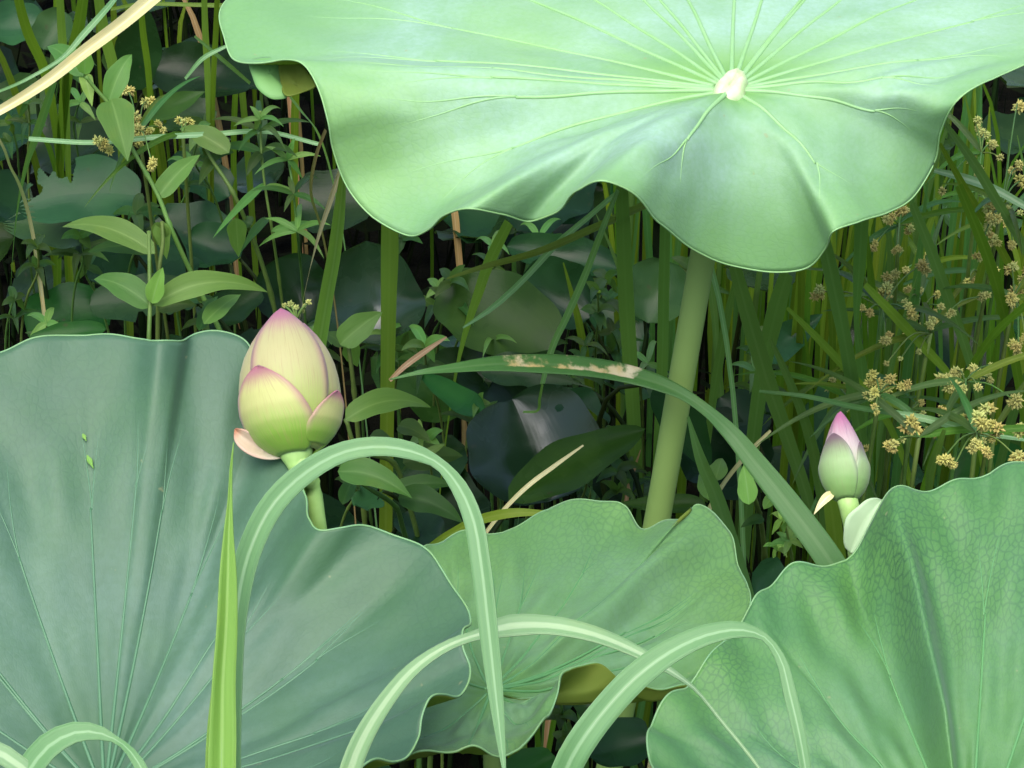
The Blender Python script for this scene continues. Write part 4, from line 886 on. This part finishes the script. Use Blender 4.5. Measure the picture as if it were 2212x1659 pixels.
for x0, x1, wd, mt in ((30, 95, 22, 'sedge'), (185, 148, 26, 'sedge'), (208, 245, 24, 'olive'), (128, 140, 18, 'olive'), (300, 320, 14, 'sedge'), (440, 448, 14, 'olive'), (470, 462, 12, 'sedge')):
    reed('olive reed blade standing in the dark upper thicket', [(x0, -40, wd * 0.8, 0.40), (x0 * 0.6 + x1 * 0.4, 60, wd, 0.34), (x1, 150, wd, 0.27), (x1 + (x1 - x0) * 0.3, 240, wd * 0.8, 0.2)], mt, name='reed_plant', cat='reed', group='reeds of the upper thicket')
reed('blue green reed blade leaning below the straw stalk', [(118, 175, 12, 0.38), (100, 230, 18, 0.35), (78, 295, 18, 0.31), (62, 340, 12, 0.28)], 'sedge_cool')
reed('thin pale curved twig at the torn hyacinth leaf', [(-20, 270, 5, 0.40), (8, 320, 6, 0.37), (22, 360, 6, 0.34), (40, 395, 7, 0.31)], 'straw')

# the dense rest of the thicket: upright sedge blades rooted in the mud
def thicket(nn, xr, yr, hr, wr, mats, lab, grp, lean=0.18):
    for i in range(nn):
        x, y = rng.uniform(*xr), rng.uniform(*yr)
        h = rng.uniform(*hr); ln = rng.uniform(-lean, lean) * h; ly = rng.uniform(-0.1, 0.15) * h
        droop = rng.uniform(0, 0.12)
        wd = rng.uniform(*wr)
        c = np.array([(x, y, GZ, wd * 0.8), (x + ln * 0.25, y + ly * 0.2, h * 0.4, wd), (x + ln * 0.65, y + ly * 0.6, h * 0.8, wd * 0.9), (x + ln * (1 + droop * 2), y + ly, h * (1 - droop * 0.3), wd * 0.15)])
        r = thing('sedge_plant', lab, 'sedge', c[0][:3], grp)
        v, f, uv, _ = strip_data(c, 14, 0.1, 0.25, 3, rng.uniform(-0.9, 0.9))
        mesh('leaf_blade', v, f, M[rng.choice(mats)], r, uv)
def gx_of(px, y, z=0.2):
    return (px - 1106) * TW / 1106 * ((y) * math.cos(PITCH) + (CAM[2] - z) * math.sin(PITCH))
thicket(175, (gx_of(1640, 1.9), gx_of(2330, 1.9)), (1.62, 2.6), (0.22, 0.40), (0.0032, 0.0085), ('sedge', 'sedge', 'olive', 'sedge_cool'), 'slender upright sedge blade in the thicket with yellow flowers', 'sedge blades of the flowering thicket')
thicket(34, (gx_of(1290, 1.9), gx_of(1640, 1.9)), (1.75, 2.6), (0.18, 0.34), (0.004, 0.008), ('sedge', 'sedge_cool', 'sedge_cool'), 'slender reed blade in the shade behind the tall lotus stem', 'reed blades behind the tall stem')
thicket(20, (gx_of(350, 2.4), gx_of(1250, 2.4)), (2.1, 3.1), (0.15, 0.30), (0.004, 0.008), ('sedge', 'olive', 'sedge_cool', 'brown'), 'slender sedge blade deep in the shade under the high lotus leaf', 'sedge blades in the deep shade')
thicket(18, (gx_of(-100, 2.6), gx_of(560, 2.6)), (2.3, 3.3), (0.14, 0.28), (0.004, 0.008), ('sedge', 'olive', 'sedge'), 'slender sedge blade in the dark upper thicket', 'sedge blades of the upper thicket')
thicket(20, (gx_of(1130, 1.45), gx_of(1480, 1.45)), (1.25, 1.6), (0.12, 0.26), (0.003, 0.006), ('sedge', 'brown', 'sedge_cool'), 'thin sedge blade in the dark gap under the middle lotus leaf', 'sedge blades in the low gap')

# ------------------------------------------------------------------ sedge flowers: every head a bundle of little spikes
def head_mesh(seed, n=34):
    rr = random.Random(seed)
    V, F = [], []
    for i in range(n):
        z = 1 - 2 * (i + 0.5) / n; a = i * 2.39996 + rr.uniform(-.3, .3)
        d = nrm(np.array((math.sqrt(1 - z * z) * math.cos(a), math.sqrt(1 - z * z) * math.sin(a), z)) + np.array([rr.uniform(-.25, .25) for _ in range(3)]))
        e1 = nrm(np.cross(d, (0.3, 0.5, 0.8))); e2 = np.cross(d, e1)
        L = rr.uniform(0.75, 1.15); wd = rr.uniform(0.14, 0.22); o = len(V)
        V += [d * 0.15] + [d * L * 0.6 + wd * (e1 * math.cos(q) + e2 * math.sin(q)) for q in (0, 1.571, 3.142, 4.712)] + [d * L]
        for q in range(4):
            r_ = (q + 1) % 4
            F += [(o, o + 1 + r_, o + 1 + q), (o + 5, o + 1 + q, o + 1 + r_)]
    me = bpy.data.meshes.new('flower_head'); me.from_pydata([tuple(v) for v in V], [], F)
    return me
HEADS = {}
for mt in ('head', 'head_green'):
    for sdd in range(4):
        me = head_mesh(sdd); me.materials.append(M[mt]); HEADS[(mt, sdd)] = me
def sedge(label, node, z, heads, group='flowering sedges', mt='head', bracts=3, foot=None, size=1.0):
    """node: where the flower stalks meet; heads: (x, y, size px)"""
    nd = Pz(*node, z)
    g = np.array(foot if foot is not None else (nd[0] + rng.uniform(-.03, .03), nd[1] + rng.uniform(0.0, 0.05), GZ))
    r = thing('flowering_sedge', label, 'sedge', g, group)
    tube('stalk', spline(np.array((nd, nd * 0.55 + g * 0.45 + np.array((rng.uniform(-.006, .006), 0, 0)), g)), 16), 0.0016, M['weed_stem'], r, 6)
    for hx, hy, hs in heads:
        p = Pz(hx, hy, z + rng.uniform(-0.012, 0.02)) if foot is None else P(hx, hy, depth(nd) + rng.uniform(-.004, .004))
        if np.linalg.norm(p - nd) > 0.003:
            mid = (p + nd) / 2 + np.array((0, 0, 0.12 * np.linalg.norm(p - nd)))
            tube('flower_stalk', spline(np.array((nd, mid, p)), 8), 0.0006, M['weed_stem'], r, 5)
        nsub = 1 if hs < 20 else 3
        for q in range(nsub):
            o = bpy.data.objects.new('flower_head', HEADS[(rng.choice((mt, mt, 'head_green')), rng.randrange(4))])
            col.objects.link(o); o.parent = r
            sz = hs * 0.5 * m_px(depth(p)) * size * (1.3 if nsub == 1 else 0.92)
            jit = np.array([rng.uniform(-1, 1) for _ in range(3)]) * (0 if nsub == 1 else sz * 0.85)
            o.location = (p + jit - g).tolist(); o.scale = (sz, sz, sz * rng.uniform(0.8, 1.1)); o.rotation_euler = [rng.uniform(0, 6) for _ in range(3)]
    for q in range(bracts):
        a = rng.uniform(0, 6.283); L = rng.uniform(0.05, 0.12)
        e = nd + np.array((math.cos(a) * L, math.sin(a) * L, rng.uniform(-0.03, 0.03)))
        sheet('bract', nd, e, 0.005, M[rng.choice(('sedge', 'sedge_cool'))], r, 'grass', 0.3, 0.1, 0.3, nv=14, nu=5)
    return r
sedge('sedge with yellow heads tucked under the high lotus leaf edge', (1942, 485), 0.36, [(1948, 460, 30), (1918, 477, 26), (1965, 493, 24), (1888, 533, 22), (1938, 540, 20)])
sedge('sedge with an open spray of small heads behind the bluish reed', (1905, 665), 0.36, [(1768, 630, 30), (1925, 603, 30), (1918, 636, 38), (1988, 573, 34), (1965, 675, 26), (1912, 730, 26), (1872, 675, 24)])
sedge('sedge with sparse pale heads among leaning blades', (2010, 720), 0.34, [(2005, 700, 24), (2052, 680, 20), (2122, 640, 24), (1985, 760, 14), (1945, 775, 12), (1915, 785, 12)], mt='head_green')
sedge('sedge with a dense yellow tuft on the outer edge of the thicket', (2190, 640), 0.37, [(2192, 615, 38), (2190, 650, 34), (2185, 576, 30), (2218, 600, 30), (2200, 753, 32), (2215, 730, 26)])
sedge('sedge with a column of heads touching the upright reed', (1900, 850), 0.38, [(1888, 820, 32), (1888, 856, 32), (1890, 885, 20), (1925, 833, 34), (1953, 833, 26)])
sedge('sedge with pale clustered heads over the crossing blades', (2085, 825), 0.38, [(2042, 820, 38), (2052, 843, 32), (2068, 800, 30), (2085, 836, 20), (2115, 806, 32), (2137, 816, 20), (2113, 836, 18), (2185, 860, 36), (2140, 788, 10)], mt='head_green')
sedge('sedge with the largest golden cluster over the netted lotus leaf', (2110, 935), 0.39, [(2128, 893, 34), (2118, 923, 44), (2148, 932, 40), (2108, 955, 30), (2085, 900, 26), (2038, 890, 20), (2127, 980, 24), (2038, 990, 32), (2063, 1003, 22), (2192, 983, 34), (2208, 930, 30)])
sedge('sedge with a golden head close behind the small bud', (1985, 945), 0.38, [(1972, 926, 40), (2012, 933, 26), (1922, 960, 30), (1950, 950, 14)])
sedge('sedge with heads spilling along the high lotus leaf edge', (2120, 330), 0.40, [(2108, 267, 22), (2125, 290, 24), (2138, 313, 26), (2095, 343, 20), (2115, 370, 24), (2160, 340, 16), (2035, 413, 18)], mt='head_green')
sedge('sedge with a thick golden tuft near the dry crossing blade', (2165, 440), 0.40, [(2195, 363, 26), (2205, 390, 30), (2138, 447, 34), (2162, 453, 34), (2148, 470, 30), (2138, 497, 24), (2148, 520, 24), (2188, 527, 22), (2198, 223, 32), (2110, 560, 20)])
sedge('sedge with brownish heads behind the paired leaved weed', (300, 285), 0.33, [(277, 197, 30), (317, 218, 32), (293, 260, 32), (298, 297, 42), (320, 283, 20), (347, 273, 20), (223, 307, 32), (230, 322, 24), (328, 353, 26)])
sedge('sedge with two small heads beside the level stem', (395, 285), 0.34, [(387, 260, 18), (405, 263, 24)], bracts=1)
ndp = P(640, 690, 1.335)
sedge('sedge sprig with tiny green yellow heads peeping over the bud tip', proj(ndp).tolist(), float(ndp[2]), [(614, 660, 11), (628, 657, 15), (640, 664, 12), (654, 672, 9), (658, 660, 9), (667, 653, 13)], mt='head_green', bracts=0, foot=(ndp[0] + 0.01, ndp[1] + 0.02, GZ))
for i in range(14):
    px, py = rng.uniform(1720, 2210), rng.uniform(240, 1000)
    if py < 560 and px < 2050: continue
    sedge('small sparse sedge spray deep among the upright thicket blades', (px, py), rng.uniform(0.24, 0.3), [(px + rng.uniform(-40, 40), py + rng.uniform(-30, 30), rng.uniform(12, 22)) for _ in range(4)], group='small sedge sprays', bracts=2)

# ------------------------------------------------------------------ undergrowth that nobody could count: leaf litter and stalks on the mud
V, F = [], []
rr = np.random.RandomState(3)
for i in range(5200):
    x, y = rr.uniform(-1.1, 1.1), rr.uniform(0.9, 4.2)
    if rr.rand() < 0.5:
        h = GZ + rr.uniform(0.05, 0.2); ln = rr.uniform(-.05, .05, 2); wd = rr.uniform(0.0015, 0.004); a = rr.uniform(0, 3.14)
        e = np.array((math.cos(a), math.sin(a), 0)) * wd; b = np.array((x, y, GZ)); t = np.array((x + ln[0], y + ln[1], h))
        o = len(V); V += [b - e, b + e, t + e * 0.5, t - e * 0.5]; F.append((o, o + 1, o + 2, o + 3))
    else:
        a = rr.uniform(0, 6.28); L = rr.uniform(0.015, 0.05); z = GZ + rr.uniform(0.02, 0.12)
        d = np.array((math.cos(a), math.sin(a), rr.uniform(-.4, .4))) * L; e = np.array((-math.sin(a), math.cos(a), rr.uniform(-.4, .4))) * L * 0.35
        c = np.array((x, y, z)); o = len(V)
        V += [c - d, c + e - d * 0.2, c + d, c - e - d * 0.2]; F += [(o, o + 1, o + 2), (o, o + 2, o + 3)]
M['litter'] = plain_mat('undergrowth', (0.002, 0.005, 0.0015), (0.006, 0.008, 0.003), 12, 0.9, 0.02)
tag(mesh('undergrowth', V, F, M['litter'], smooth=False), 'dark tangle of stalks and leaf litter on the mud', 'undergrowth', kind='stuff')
